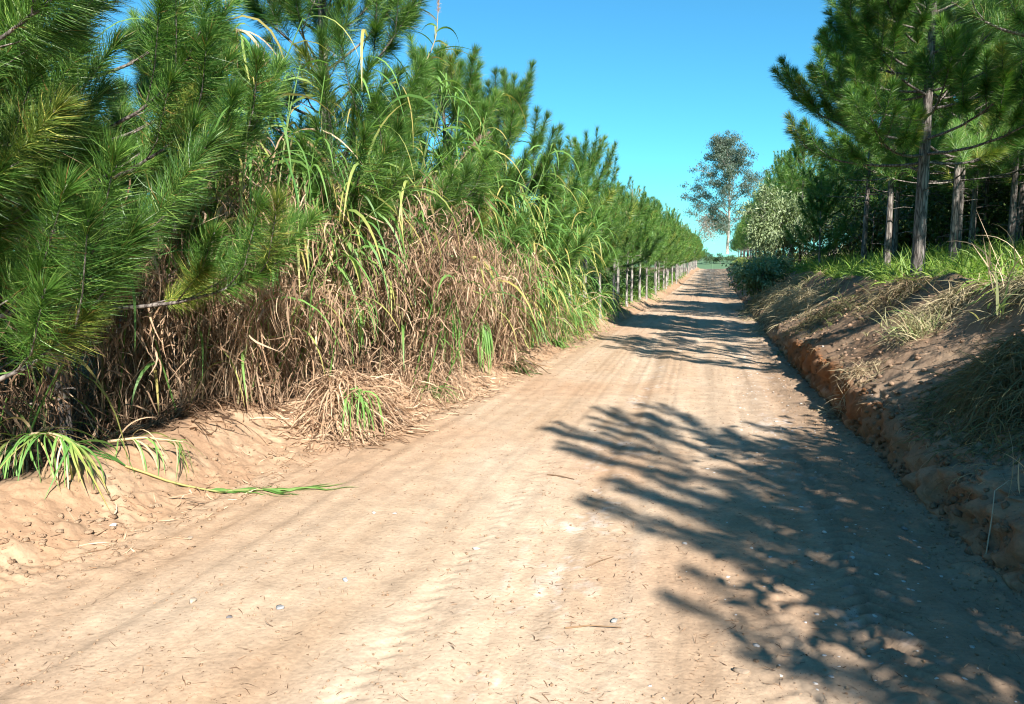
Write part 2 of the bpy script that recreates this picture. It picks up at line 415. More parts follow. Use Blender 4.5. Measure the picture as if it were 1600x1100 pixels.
def pine_meshes(seed, H, cb, rad, trunk_r, n, nlen, nw, near, gap=.42, bark=None, cone=.75, stubs=6, twigs=1.0, slen=.42, low_droop=0, candle=.55):
    r = np.random.default_rng(seed)
    tb = Buf(); bb = Buf(); nb = Buf()
    # trunk
    k = 14 if near or nw < .008 else 7
    zz = np.linspace(0, H, k)
    bx = np.cumsum(r.normal(size=k) * (.006 if trunk_r > .1 else .016)) * np.linspace(0, 1, k); by = np.cumsum(r.normal(size=k) * (.006 if trunk_r > .1 else .016)) * np.linspace(0, 1, k)
    cen = np.stack([bx, by, zz], 1)
    rr = trunk_r * (1 - .9 * zz / H) ** .8
    rr[0] *= 1.2
    pts = cen.copy(); pts[0, 2] = -.25
    tube(tb, pts, rr, (.5, .5, .5), 12 if near else 7)
    def at(z): return np.array([np.interp(z, zz, bx), np.interp(z, zz, by), z])
    P0 = []; P1 = []
    def branch(z, az, L, el, tip_el, br):
        m = 6
        o = at(z); pts = [o]; d_az = az
        q = o.copy()
        for i in range(m):
            t = (i + 1) / m
            e = el + (tip_el - el) * t ** 1.6
            q = q + np.array([math.cos(d_az) * math.cos(e), math.sin(d_az) * math.cos(e), math.sin(e)]) * L / m
            d_az += r.normal() * .06
            pts.append(q.copy())
        pts = np.array(pts)
        tube(bb, pts, np.linspace(br, br * .3, m + 1), (.5, .5, .5), 5 if near else 3)
        dirs = norm(np.gradient(pts, axis=0))
        # end shoot
        e = pts[-1]; dd = dirs[-1]
        sl = slen * (.8 + .5 * r.random())
        du = norm(dd + np.array([0, 0, .35 + candle * .5])); P0.append(e - dd * sl * .35); P1.append(e + du * sl * .75)
        # needles on the older wood behind the tip
        if L > .8 or not near:
            P0.append(pts[-3]); P1.append(pts[-2] + dd * .1)
        if not near and trunk_r < .06: P0.append(pts[1]); P1.append(pts[4]); P0.append(pts[0]); P1.append(pts[2])
        nt_ = max(2, int((L / .26) * twigs))
        for i in range(nt_):
            t = .32 + .62 * (i + r.random()) / nt_
            x = t * m; a = int(min(x, m - 1)); q0 = pts[a] + (pts[a + 1] - pts[a]) * (x - a)
            sgn = 1 if i % 2 else -1
            sv = norm(np.cross(dirs[a], np.array([0, 0, 1.0])))
            tw = norm(dirs[a] * .75 + sv * sgn * (.55 + .35 * r.random()) + np.array([0, 0, .12 + .38 * r.random()]) )
            tl = (.20 + .38 * (1 - t) * L * .6) * (.7 + .6 * r.random())
            q1 = q0 + tw * tl
            tw2 = norm(tw * .8 + np.array([0, 0, candle + .35 * r.random()]))
            q2 = q1 + tw2 * slen * (.75 + .45 * r.random())
            if near: tube(bb, [q0, q1, q2 - tw2 * .1], [br * .35, br * .22, .003], (.5, .5, .5), 3)
            P0.append(q1 - tw * .12); P1.append(q2)
            if near and tl > .4: 
                P0.append(q0 + tw * tl * .4); P1.append(q1)
    z = cb; az = r.random() * 6.28
    while z < H - .5:
        t = (z - cb) / (H - cb)
        nb_ = int(3 + r.integers(0, 3))
        L = rad * ((1 - t) ** cone) * (.8 + .35 * r.random()) + .18
        el = R(4 + 50 * t ** 1.1 - low_droop * (1 - t)); tipe = R(38 + 38 * t)
        for j in range(nb_):
            az += 6.28 / nb_ + r.normal() * .25
            branch(z + r.normal() * .05, az, L * (.7 + .45 * r.random()), el + R(r.normal() * 8), tipe + R(r.normal() * 8), max(.012, trunk_r * .26 * (1 - .6 * t)))
        z += gap * (.75 + .5 * r.random()) * (1 - .25 * t)
    # leader and its candles
    top = at(H)
    P0.append(top - np.array([0, 0, .5])); P1.append(top + np.array([0, 0, .22]))
    for j in range(4):
        a = r.random() * 6.28; b0 = top - np.array([0, 0, .45 + .12 * j])
        P0.append(b0); P1.append(b0 + np.array([math.cos(a) * .2, math.sin(a) * .2, .42 + .12 * r.random()]))
    # dead stubs under the crown
    for j in range(stubs):
        z0 = cb * (.25 + .75 * r.random()); a = r.random() * 6.28; L = .15 + .5 * r.random()
        o = at(z0); d = np.array([math.cos(a), math.sin(a), .15])
        tube(bb, [o, o + d * L * .6, o + d * L + np.array([0, 0, -.05])], [.012, .009, .004], (.5, .5, .5), 3)
    grow_needles(nb, np.array(P0), np.array(P1), n, nlen, nw, r, near)
    bark = bark or M_bark
    if near:
        for a_, b_ in zip(P0, P1):
            u_ = norm(b_ - a_); tube(bb, [b_ - u_ * .03, b_ + u_ * .012, b_ + u_ * .035], [.007, .010, .002], (.5, .5, .5), 4)
    for v, c, in zip(bb.v, bb.c): pass
    off = tb.n; tb.v += bb.v; tb.c += bb.c
    for q in (3, 4): tb.f[q] += [f + off for f in bb.f[q]]
    tb.n += bb.n
    return (tb.mesh('trunk', bark, True), nb.mesh('crown', M_needle))

def plant_pine(meshes, x, y, label, group, rz=None, s=1.0, name='pine_tree', sw=None):
    o = empty(name, (x, y, hz(x, y)), random.random() * 6.28 if rz is None else rz)
    if isinstance(s, tuple): s, sw = s
    o.scale = (sw or s, sw or s, s * (0.96 + random.random() * .08))
    for nm, me in zip(('trunk', 'crown'), meshes): obj(nm, me, o)
    tag(o, label, 'pine tree', group)
    return o
random.seed(5)
PN = dict(near=True)
LN = [pine_meshes(101, 5.9, 1.35, 1.75, .085, 560, .20, .0036, True, cone=.7, twigs=.85, slen=.42, gap=.42, candle=.5),
      pine_meshes(102, 4.4, 1.20, 1.45, .075, 560, .19, .0036, True, cone=.85, twigs=.85, slen=.42, gap=.38, candle=.9),
      pine_meshes(103, 5.2, .85, 1.9, .085, 620, .21, .0034, True, cone=.6, twigs=.75, slen=.50, gap=.44, candle=.3, low_droop=10),
      pine_meshes(104, 6.7, 1.35, 1.6, .09, 560, .205, .0036, True, cone=.5, twigs=.8, slen=.45, gap=.42, candle=.6)]
LM = [pine_meshes(110 + i, 3.05 + .26 * i, (1.5, 1.2, 1.65, 1.35)[i], 1.15, .055, 230, .175, .0068, False, bark=M_bark_pale, cone=.85, twigs=.8, slen=.42, candle=.95, gap=.38, stubs=2) for i in range(4)]
LF = [pine_meshes(120 + i, 3.15 + .3 * i, (1.45, 1.2, 1.6, 1.35)[i], 1.15, .055, 75, .18, .016, False, bark=M_bark_pale, cone=.85, gap=.40, stubs=2, twigs=.75, slen=.45, candle=.95) for i in range(4)]
RN = [pine_meshes(131, 6.6, 2.15, 2.4, .112, 560, .21, .0046, True, gap=.36, cone=.45, twigs=1.0, slen=.45, low_droop=10, candle=.5),
      pine_meshes(132, 6.2, 2.2, 2.1, .105, 520, .21, .0046, True, gap=.42, cone=.5, twigs=.9, slen=.45, low_droop=8, candle=.5)]
RS = [pine_meshes(133 + i, 6.0, 2.3, 2.0, .110, 420, .21, .0046, True, gap=.62, cone=.45, twigs=.6, slen=.45, low_droop=6, candle=.4) for i in range(2)]
RM = [pine_meshes(140 + i, 6.3 + .3 * i, 2.3 - .2 * i, 1.9, .085, 190, .20, .0095, False, cone=.5, gap=.42, slen=.45, twigs=.85, low_droop=8) for i in range(3)]
RF = [pine_meshes(150 + i, 5.8 + .5 * i, 1.5, 1.6, .08, 66, .20, .019, False, cone=.75, gap=.46, stubs=1, slen=.5, twigs=.7, candle=.9) for i in range(3)]
SMALL = pine_meshes(160, 3.2, .9, .85, .05, 200, .18, .011, False, cone=.5, gap=.38, bark=M_bark_pale, twigs=.6, slen=.45, candle=.8)

# left front row ---------------------------------------------------------
ORD = ['first', 'second', 'third', 'fourth', 'fifth', 'sixth', 'seventh', 'eighth', 'ninth', 'tenth', 'eleventh', 'twelfth',
       'thirteenth', 'fourteenth', 'fifteenth', 'sixteenth', 'seventeenth', 'eighteenth', 'nineteenth', 'twentieth']
def ordinal(i):
    if i < 20: return ORD[i]
    t = ['twenty', 'thirty', 'forty', 'fifty'][(i + 1) // 10 - 2]; u = (i + 1) % 10
    return {'twenty': 'twentieth', 'thirty': 'thirtieth', 'forty': 'fortieth', 'fifty': 'fiftieth'}[t] if u == 0 else t + '-' + ORD[u - 1]
GL = 'young pines lining the left side of the dirt road'
heads = [(-3.75, 0.5, RS[1], .80, 'leafy young pine outside the left picture edge, nearest to the viewer', 2.2),
         (-4.85, 3.1, LN[2], 1.05, 'young pine whose big long needled boughs hang in at the left picture edge', 1.2),
         (-5.0, 4.9, LN[0], 1.0, 'large pine at far left rising behind the near hanging boughs', 0.4),
         (-4.4, 8.3, LN[3], 1.0, 'tallest left pine, bare pale trunk showing near its top', 3.6),
         (-3.85, 10.7, LN[1], .93, 'pine with upright candle shoots right of the leaning seeded cane', 1.0),
         (-3.45, 12.7, LN[1], .92, 'pine with pointed top just right of the green cane thicket', 4.0)]
for x, y, me, s, lab, rz in heads: plant_pine(me, x, y, lab, GL, rz, s)
y = 15.1; i = 0
while y < 121:
    x = np.interp(y, [15, 22, 32, 60, 120], [-3.15, -2.95, -2.8, -2.75, -2.7]) + random.uniform(-.12, .12)
    me = LM[(i * 7 + i // 3) % 4] if y < 42 else LF[(i * 7 + i // 3) % 4]
    plant_pine(me, x, y, '%s pine of the left roadside row, counted from the cane thicket' % ordinal(i), GL, None, (random.uniform(.86, 1.14), random.uniform(.85, 1.15)))
    y += random.uniform(1.7, 2.4) if y < 60 else random.uniform(2.3, 2.8); i += 1
GL2 = 'pines of the left plantation behind the roadside row'
for row, (rx, y0, y1, ii) in enumerate(((-6.6, 3.4, 60, 0), (-9.0, 5.0, 42, 1), (-11.4, 7.5, 30, 2))):
    y = y0; 
    while y < y1:
        me = LN[random.randrange(3)] if (y < 9 and row == 0) else (LM[random.randrange(3)] if y < 30 else LF[random.randrange(3)])
        o = plant_pine(me, rx + random.uniform(-.3, .3), y, 'young pine of the left plantation standing in shade behind the roadside row', GL2, None, random.uniform(.84, 1.0))
        y += random.uniform(2.2, 2.9)

# right side -----------------------------------------------------------------
GR = 'tall pines on top of the right bank'
right = [(4.5, 0.0, RS[1], (.95, .80), 1.0, 'pine behind the viewer whose crown shades the near road'),
         (5.6, -2.5, RS[0], (.88, .85), 2.0, 'pine behind the viewer on the right bank, farther back'),
         (3.75, 8.9, RS[1], (.97, .8), 4.4, 'pine at right picture edge whose crown hangs into the top right corner'),
         (3.45, 15.0, RN[0], 1.03, 0.3, 'nearest tall pine on the right bank with the thickest dark furrowed trunk'),
         (4.12, 21.0, RM[0], 1.05, 0, 'slender tall pine just left of the thickest right trunk'),
         (5.1, 25.0, RM[1], 1.0, 0, 'dark thin pine half hidden between the two front right trunks'),
         (5.32, 20.0, RM[2], 1.05, 0, 'pine right of the thickest trunk, left one of a close pair'),
         (5.65, 20.9, RM[0], 1.0, 0, 'pine right of the thickest trunk, right one of a close pair'),
         (6.55, 23.0, RM[1], 1.0, 0, 'straight dark trunked pine in bright grass right of the close pair'),
         (7.15, 22.0, RM[2], 1.05, 0, 'pine trunk standing highest on the grassy rise near the right edge'),
         (7.9, 23.8, RM[0], 1.05, 0, 'pale thin pine trunk at the right edge behind the grassy rise'),
         (6.3, 10.4, RS[0], 1.0, 5.0, 'tall pine off the right edge whose boughs fill the upper right')]
for x, y, me, s, rz, lab in right: plant_pine(me, x, y, lab, GR, rz, s)
plant_pine(SMALL, 3.4, 28.0, 'small bright young pine between the silvery shrub and the dark wood', None, 1.0, 1.0, 'young_pine')
y = 25.5; i = 0
while y < 120:
    if not 27 < y < 36.5:
        x = np.interp(y, [26, 60, 120], [4.2, 3.6, 3.3]) + random.uniform(-.2, .2)
        plant_pine(RM[i % 3] if y < 40 else RF[i % 3], x, y, '%s pine of the right roadside row beyond the thickest trunk' % ordinal(i), GR, None, random.uniform(.88, 1.02) * np.interp(y, [26, 60, 120], [1, .95, .8]))
        i += 1
    y += random.uniform(2.3, 3.0)
GR2 = 'pines deep in the right wood'
for rx, y0, y1 in ((7.2, 25.5, 80), (9.6, 14, 60), (12.2, 16, 48), (15, 17, 42), (18, 19, 38)):
    y = y0
    while y < y1:
        plant_pine(RM[random.randrange(3)] if y < 22 else RF[random.randrange(3)], rx + random.uniform(-.5, .5), y + 0, 'tall pine deep in the shaded right wood, crowded among others', GR2, None, random.uniform(.9, 1.1))
        y += random.uniform(3.3, 4.4)

# ------------------------------------------------------------------ broadleaf trees and shrubs
def broad_meshes(seed, H, spread, levels, leaf_n, leaf_len, leaf_w, c1, c2, bark, trunk_r=.1, stems=1, droop=.5, lean=.5, clump=.5, start=.3, crown_z=None, upright=.4, names=('trunk', 'crown')):
    r = np.random.default_rng(seed)
    tb = Buf(); lb = Buf(); ends = []
    def grow(p, d, L, rad_, lev):
        m = 4; pts = [p.copy()]; q = p.copy(); dd = d.copy()
        for i in range(m):
            dd = norm(dd + r.normal(size=3) * .13 + np.array([0, 0, .05 * upright]))
            q = q + dd * L / m; pts.append(q.copy())
        tube(tb, pts, np.linspace(rad_, rad_ * .62, m + 1), (.5, .5, .5), 7 if lev == 0 else 4)
        if lev >= levels:
            ends.append(pts[-1]); ends.append(pts[2]); return
        nc = int(r.integers(2, 4)) + (1 if lev == 1 else 0)
        for j in range(nc):
            x = m if j == 0 else (start + (1 - start) * r.random()) * m
            a = int(min(x, m - 1)); o = pts[a] + (pts[a + 1] - pts[a]) * (x - a)
            sv = norm(r.normal(size=3) * np.array([1, 1, .45]))
            nd = norm(dd * (upright + .25 * (j == 0)) + sv * lean + np.array([0, 0, .1]))
            grow(o, nd, L * (.62 + .22 * r.random()), rad_ * (.7 if j == 0 else .5), lev + 1)
    for s_ in range(stems):
        a = r.random() * 6.28
        d = norm(np.array([math.cos(a) * (.5 if stems > 1 else .05), math.sin(a) * (.5 if stems > 1 else .05), 1]))
        grow(np.array([0, 0, -.1]) + np.array([math.cos(a), math.sin(a), 0]) * (.12 if stems > 1 else 0), d, H * .42, trunk_r, 0)
    E = np.array(ends)
    sc_xy = spread / max(1e-3, np.percentile(np.hypot(E[:, 0], E[:, 1]), 92)); sc_z = H / E[:, 2].max()
    S = np.array([sc_xy, sc_xy, sc_z])
    tb.v = [v * S for v in tb.v]; E = E * S
    n = leaf_n
    base = np.repeat(E, n, 0) + r.normal(size=(len(E) * n, 3)) * clump * np.array([1, 1, .75])
    out = norm(base - np.array([0, 0, H * .55])) + r.normal(size=base.shape) * .8
    g = np.repeat(r.random(len(E)), n) * .6 + r.random(len(base)) * .4
    c = np.array(c1) * (1 - g)[:, None] + np.array(c2) * g[:, None]
    ribbons(lb, base, out, leaf_len * (.7 + .6 * r.random(len(base))), leaf_w * (.7 + .6 * r.random(len(base))), droop, c, nseg=2, r=r,
            prof=lambda t: np.array([.25, 1, .1]))
    return (tb.mesh(names[0], bark, True), lb.mesh(names[1], M_leaf))

def plant_broad(me, x, y, label, cat, name, group=None, rz=0, s=(1, 1, 1), zoff=0, names=('trunk', 'crown')):
    o = empty(name, (x, y, hz(x, y) + zoff), rz); o.scale = s
    for nm, m in zip(names, me): obj(nm, m, o)
    tag(o, label, cat, group); return o

# eucalyptus by the crest: straight trunk with a loose airy crown
def eucalyptus(seed, H=23.5):
    r = np.random.default_rng(seed); tb = Buf(); lb = Buf(); ends = []
    zz = np.linspace(-.5, H * .97, 14); cen = np.stack([.012 * zz ** 1.3 * np.sin(zz * .2), 0 * zz, zz], 1)
    tube(tb, cen, .34 * (1 - .88 * np.clip(zz / H, 0, 1)), (.5, .5, .5), 9)
    # limbs: (height fraction, side, length, rise)
    for i in range(42):
        f = .22 + .72 * (i / 41) + r.normal() * .01; z0 = f * H
        az = r.random() * 6.28
        wide = 7.6 * np.interp(f, [.2, .32, .48, .62, .75, .88, 1], [.75, 1.0, 1.05, .95, .78, .55, .3]) * (.65 + .45 * r.random())
        o = np.array([np.interp(z0, zz, cen[:, 0]), 0, z0]); pts = [o]; q = o.copy()
        e = R(30 + 25 * f + r.normal() * 8)
        for k in range(6):
            q = q + np.array([math.cos(az) * math.cos(e), math.sin(az) * math.cos(e), math.sin(e)]) * wide / 6 * 1.1
            az += r.normal() * .13; e += R(r.normal() * 9 - 4); pts.append(q.copy())
        tube(tb, pts, np.linspace(.11 * (1.2 - f), .02, 7), (.5, .5, .5), 4)
        for k in range(7):
            t = 2 + 4 * r.random(); a = int(min(t, 5)); q0 = pts[a] + (pts[a + 1] - pts[a]) * (t - a)
            q1 = q0 + r.normal(size=3) * np.array([.9, .9, .65]) + np.array([0, 0, .35])
            tube(tb, [q0, (q0 + q1) / 2 + r.normal(size=3) * .1, q1], [.03, .02, .01], (.5, .5, .5), 3)
            ends.append(q1)
        ends.append(pts[-1])
    E = np.array(ends); n = 90
    base = np.repeat(E, n, 0) + r.normal(size=(len(E) * n, 3)) * np.array([.48, .48, .34])
    g = np.repeat(r.random(len(E)), n) * .7 + r.random(len(base)) * .3
    c = np.array([.05, .08, .06]) * (1 - g)[:, None] + np.array([.20, .25, .19]) * g[:, None]
    d = r.normal(size=base.shape) * np.array([1, 1, .6]) + np.array([0, 0, -.7])
    ribbons(lb, base, d,   .28 + .2 * r.random(len(base)), .11, .4, c, nseg=2, r=r, prof=lambda t: np.array([.3, 1, .1]))
    return (tb.mesh('trunk', M_euc, True), lb.mesh('crown', M_leaf))
plant_broad(eucalyptus(5), 2.0, 150, 'tall airy grey-green eucalyptus standing alone at the crest of the road', 'eucalyptus tree', 'eucalyptus_tree', rz=.6)
bare = broad_meshes(21, 9.0, 3.6, 4, 14, .26, .10, (.20, .15, .13), (.30, .25, .19), M_euc, .16, 1, .4, .8, .5)
plant_broad(bare, -3.4, 134, 'thin mauve-brown sparse tree left of the eucalyptus at the crest', 'tree', 'sparse_tree', s=(1, 1, 1))

silver = broad_meshes(31, 3.9, 1.75, 4, 26, .20, .062, (.13, .19, .08), (.42, .49, .27), M_euc, .05, 5, .5, .75, .20)
plant_broad(silver, 2.85, 37.0, 'rounded silvery pale-leaved shrub on the right bank before the far pines', 'shrub', 'silver_shrub', s=(.82, .82, 1))
silver2 = broad_meshes(32, 1.5, 1.15, 3, 30, .17, .06, (.14, .20, .08), (.40, .47, .25), M_euc, .03, 5, .7, .9, .16)
plant_broad(silver2, 1.6, 30.5, 'low pale-leaved shrub spilling down the bank below the silvery shrub', 'shrub', 'silver_shrub')
dk1, dk2 = (.035, .07, .02), (.12, .17, .05)
bush = [broad_meshes(41 + i, 3.4 + .6 * i, 1.9, 4, 12, .15, .075, dk1, dk2, M_bark, .05, 3, .5, .8, .30) for i in range(3)]
GU = 'broadleaf undergrowth in the right wood'
ul = [(6.6, 27.5), (8.3, 25.6), (5.9, 32), (9.7, 27.8), (11.2, 25.5), (11.8, 29), (7.6, 30.5), (5.3, 36.5), (13.0, 27.0), (14.2, 29.5), (10.8, 32.5), (16, 31.5), (13.0, 23.0), (15.4, 25.2), (8.8, 34.5), (6.7, 38), (10.2, 21.8), (12.0, 19.6), (14.3, 21.5), (17.5, 27.5), (19.5, 31), (18, 23), (9.4, 38), (12.4, 36), (15.4, 36), (19, 36)]
for k, (x, y) in enumerate(ul):
    plant_broad(bush[k % 3], x, y, 'dark broadleaf bush filling the gaps between the trunks of the right wood', 'bush', 'undergrowth_bush', GU, rz=k * 1.3, s=(1.1, 1.1, random.uniform(.8, 1.15)))
for k in range(16):
    plant_broad(bush[k % 3], 13 + 1.1 * k + random.uniform(-.5, .5), 40.5 + random.uniform(-2, 2) - .4 * k, 'dense bush closing the view at the back of the right wood', 'bush', 'undergrowth_bush', 'bushes at the back of the right wood', rz=k * 2.2, s=(1.5, 1.5, 1.5))
for k in range(12):
    plant_broad(bush[k % 3], -13.5 + .35 * k, 20 + 3.3 * k + random.uniform(-.6, .6), 'dark bush closing the view behind the left plantation', 'bush', 'undergrowth_bush', 'bushes behind the left plantation', rz=k * 1.2, s=(1.25, 1.25, 1.1))
GU2 = 'low bushes under the left pines'
lowb = broad_meshes(48, 1.1, .8, 3, 16, .12, .06, (.05, .11, .025), (.13, .22, .06), M_bark, .02, 4, .5, .8, .16)
for k, (x, y) in enumerate([(-3.9, 18), (-4.6, 21), (-4.3, 24.5), (-4.1, 27), (-4.3, 30), (-3.9, 34), (-4.0, 39), (-3.8, 46), (-5.6, 19.5), (-5.9, 25), (-5.6, 31), (-5.4, 37)]):
    plant_broad(lowb, x, y, 'low leafy green bush among the pale trunks of the left row', 'bush', 'low_bush', GU2, rz=k * 1.1, s=(1.1, 1.1, random.uniform(.7, 1.2)), names=('stems', 'leaves'))
# low shaded bushes off the right edge that darken the near bank
near_b = broad_meshes(51, 1.9, 1.15, 4, 14, .13, .06, (.05, .10, .025), (.13, .2, .06), M_bark, .03, 5, .5, .8, .22)
for k, (x, y, s) in enumerate([(4.3, 2.7, 1.25), (3.9, 1.2, 1.1), (4.6, 4.4, 1.0)]):
    plant_broad(near_b, x, y, 'leafy bush on the bank top just outside the right picture edge', 'bush', 'bank_bush', 'bushes on the near right bank', rz=k * 2.1, s=(s, s, s), names=('stems', 'leaves'))
for k in range(20):
    plant_broad(near_b, 7.5 + 1.25 * k, 39.5 + random.uniform(-1, 1) + (k % 2) * 1.2 - .3 * k, 'low thick bush at the foot of the back edge of the right wood', 'bush', 'low_bush', 'low thick bushes at the back of the right wood', rz=k * 1.9, s=(1.7, 1.7, 1.35), zoff=-.25, names=('stems', 'leaves'))
# trees on the far hill
hill_t = broad_meshes(61, 9, 4.0, 3, 16, .9, .5, (.04, .08, .03), (.09, .14, .05), M_bark, .3, 1, .3, .8, 1.0)
for k, (x, y) in enumerate([(-18, 700), (-8, 690), (-2, 705), (-26, 720), (4, 700), (-13, 740), (-33, 705), (10, 720), (16, 700)]):
    plant_broad(hill_t, x, y, 'tiny tree on the distant hill seen beyond the crest of the road', 'tree', 'distant_tree', 'trees on the distant hill', rz=k, s=(1, 1, random.uniform(.6, 1.1)))

# ------------------------------------------------------------------ cane grass thicket on the left
G1 = np.array([.075, .19, .045]); G2 = np.array([.19, .34, .085]); YEL = np.array([.50, .42, .14])
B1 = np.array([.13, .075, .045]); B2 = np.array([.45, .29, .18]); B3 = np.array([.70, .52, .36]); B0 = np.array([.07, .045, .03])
def pick(r, n, *cols):
    w = r.dirichlet(np.ones(len(cols)) * .6, n); return w @ np.array(cols)

def cane_clump(seed, x, y, ncane, hmin, hmax, ngreen, ndead, label, group='cane grass clumps in the left thicket', rad=.45, lean=(.25, -.1), green_low=False, deadh=1.6):
    r = np.random.default_rng(seed)
    root = empty('cane_grass_clump', (x, y, hz(x, y)))
    tag(root, label, 'cane grass', group)
    st = Buf(); gl = Buf(); dd = Buf()
    for c in range(ncane):
        a = r.random() * 6.28; rr = rad * r.random() ** .5
        p = np.array([math.cos(a) * rr, math.sin(a) * rr, -.05]); H = hmin + (hmax - hmin) * r.random()
        d = norm(np.array([lean[0] + r.normal() * .16, lean[1] + r.normal() * .16, 1.0]))
        m = 9; pts = [p]; q = p.copy(); dr_ = (.10 + .35 * r.random())
        sd = np.array([lean[0] * 1.2 + r.normal() * .35, r.normal() * .35, 0])
        for i in range(m):
            d = norm(d + (sd * .12 + np.array([0, 0, -.06])) * dr_ * (i / 3)); q = q + d * H / m; pts.append(q.copy())
        pts = np.array(pts)
        tube(st, pts, np.linspace(.011, .005, m + 1), B3 * .8 if r.random() < .5 else G2 * .9, 5, G2)
        dirs = norm(np.gradient(pts, axis=0))
        # green blades up the cane
        k = ngreen
        t = (.35 if not green_low else .1) + (.65 if not green_low else .9) * r.random(k) ** .8
        xx = t * m; ai = np.minimum(xx.astype(int), m - 1); b = pts[ai] + (pts[ai + 1] - pts[ai]) * (xx - ai)[:, None]
        az = r.random(k) * 6.28
        dv = dirs[ai] * .9 + np.stack([np.cos(az), np.sin(az), 0 * az], 1) * .55
        col = pick(r, k, G1, G2, G2); yl = r.random(k) < .12; col[yl] = YEL * .8
        tipc = np.where((r.random(k) < .3)[:, None], YEL, col)
        ribbons(gl, b, dv, .55 + .45 * r.random(k), .020 + .012 * r.random(k), 2.2 + 1.6 * r.random(k), col, tipc, nseg=7, r=r, curl=.12)
        # dead blades hanging on the lower cane
        k = ndead
        t = np.clip(.04 + (deadh / H) * r.random(k), 0, .97)
        xx = t * m; ai = np.minimum(xx.astype(int), m - 1); b = pts[ai] + (pts[ai + 1] - pts[ai]) * (xx - ai)[:, None]
        b = b + r.normal(size=b.shape) * np.array([.13, .13, .05])
        az = r.random(k) * 6.28
        dv = np.stack([np.cos(az), np.sin(az), .5 * r.normal(size=k)], 1)
        ribbons(dd, b, dv, .10 + .40 * r.random(k) ** 1.8, .005 + .015 * r.random(k) ** 1.5, 1.5 + 3.9 * r.random(k), pick(r, k, *((B0, B0, B1, B1, B2) if y < 5.9 else (B0, B1, B1, B2, B2, B3))), None, nseg=6, r=r, curl=.95)  # nearest clumps get a darker palette: shade of the left hollow painted in
    for c in range(5):
        a = r.random() * 6.28; q0 = np.array([math.cos(a) * rad, math.sin(a) * rad, .1 + hmin * r.random()])
        dv = norm(r.normal(size=3) * np.array([1, 1, .6])); q1 = q0 + dv * (.4 + .5 * r.random()); q2 = q1 + norm(dv + np.array([0, 0, -.7])) * .3
        tube(dd, [q0, q1, q2], [.006, .005, .003], B2 if c % 2 else B3 * .8, 4)
    # keep above the soil
    for b_ in (gl, dd):
        for v in b_.v: v[:, 2] = np.maximum(v[:, 2], -.02 + .02 * r.random(len(v)))
    obj('stems', st.mesh('stems', M_grass, True), root); obj('dry_leaves', dd.mesh('dry_leaves', M_dry), root)
    if gl.n: obj('leaves', gl.mesh('leaves', M_grass), root)
    return root

cl = []
def clump_line():
    r = np.random.default_rng(77); out = []
    for y in np.arange(4.6, 14.2, .62):
        for row in range(3):
            if row == 0 and (5.2 < y < 5.9 or 7.6 < y < 8.0): continue
            x = XL(np.array([y]))[0] - np.interp(y, [4.6, 5.8, 6.6, 7.4, 9, 14], [2.0, 1.6, .85, .75, .85, .65]) - row * .75 + r.normal() * .14
            out.append((x, y + r.normal() * .15, row))
    return out
WHERE = [(5.8, 'under the far left pine boughs'), (7.6, 'left of the tallest left pine'), (9.4, 'around the trunk of the tallest left pine'),
         (11.2, 'right of the tallest left pine'), (12.6, 'where the thicket turns green'), (99, 'at the thicket far end')]
ROWS = ['front row', 'middle row', 'back row']
seen = {}
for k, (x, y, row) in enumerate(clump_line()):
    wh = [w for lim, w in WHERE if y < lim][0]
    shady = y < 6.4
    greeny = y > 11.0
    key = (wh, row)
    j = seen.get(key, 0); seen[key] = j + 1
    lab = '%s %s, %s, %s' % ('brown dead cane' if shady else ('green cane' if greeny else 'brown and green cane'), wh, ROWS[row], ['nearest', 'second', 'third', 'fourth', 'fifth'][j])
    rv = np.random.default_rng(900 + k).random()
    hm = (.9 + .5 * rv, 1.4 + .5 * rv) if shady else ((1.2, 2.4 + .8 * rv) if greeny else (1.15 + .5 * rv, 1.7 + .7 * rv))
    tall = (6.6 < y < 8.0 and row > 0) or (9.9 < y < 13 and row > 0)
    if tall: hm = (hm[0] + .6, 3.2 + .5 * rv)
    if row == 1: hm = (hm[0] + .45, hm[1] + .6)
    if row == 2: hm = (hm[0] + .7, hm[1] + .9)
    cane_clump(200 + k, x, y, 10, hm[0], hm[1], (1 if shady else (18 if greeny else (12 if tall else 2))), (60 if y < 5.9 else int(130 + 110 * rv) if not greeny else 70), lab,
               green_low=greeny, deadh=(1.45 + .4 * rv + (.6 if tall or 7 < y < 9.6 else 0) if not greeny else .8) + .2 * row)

# trailing end of the thicket, small green canes among the first row trunks
for k, (x, y) in enumerate([(-3.0, 14.9), (-3.25, 16.0), (-3.1, 17.0)]):
    cane_clump(300 + k, x, y, 7, .6, 1.3, 14, 12, 'small green cane clump at the left trunks, %s past the thicket' % ORD[k], green_low=True, deadh=.5)

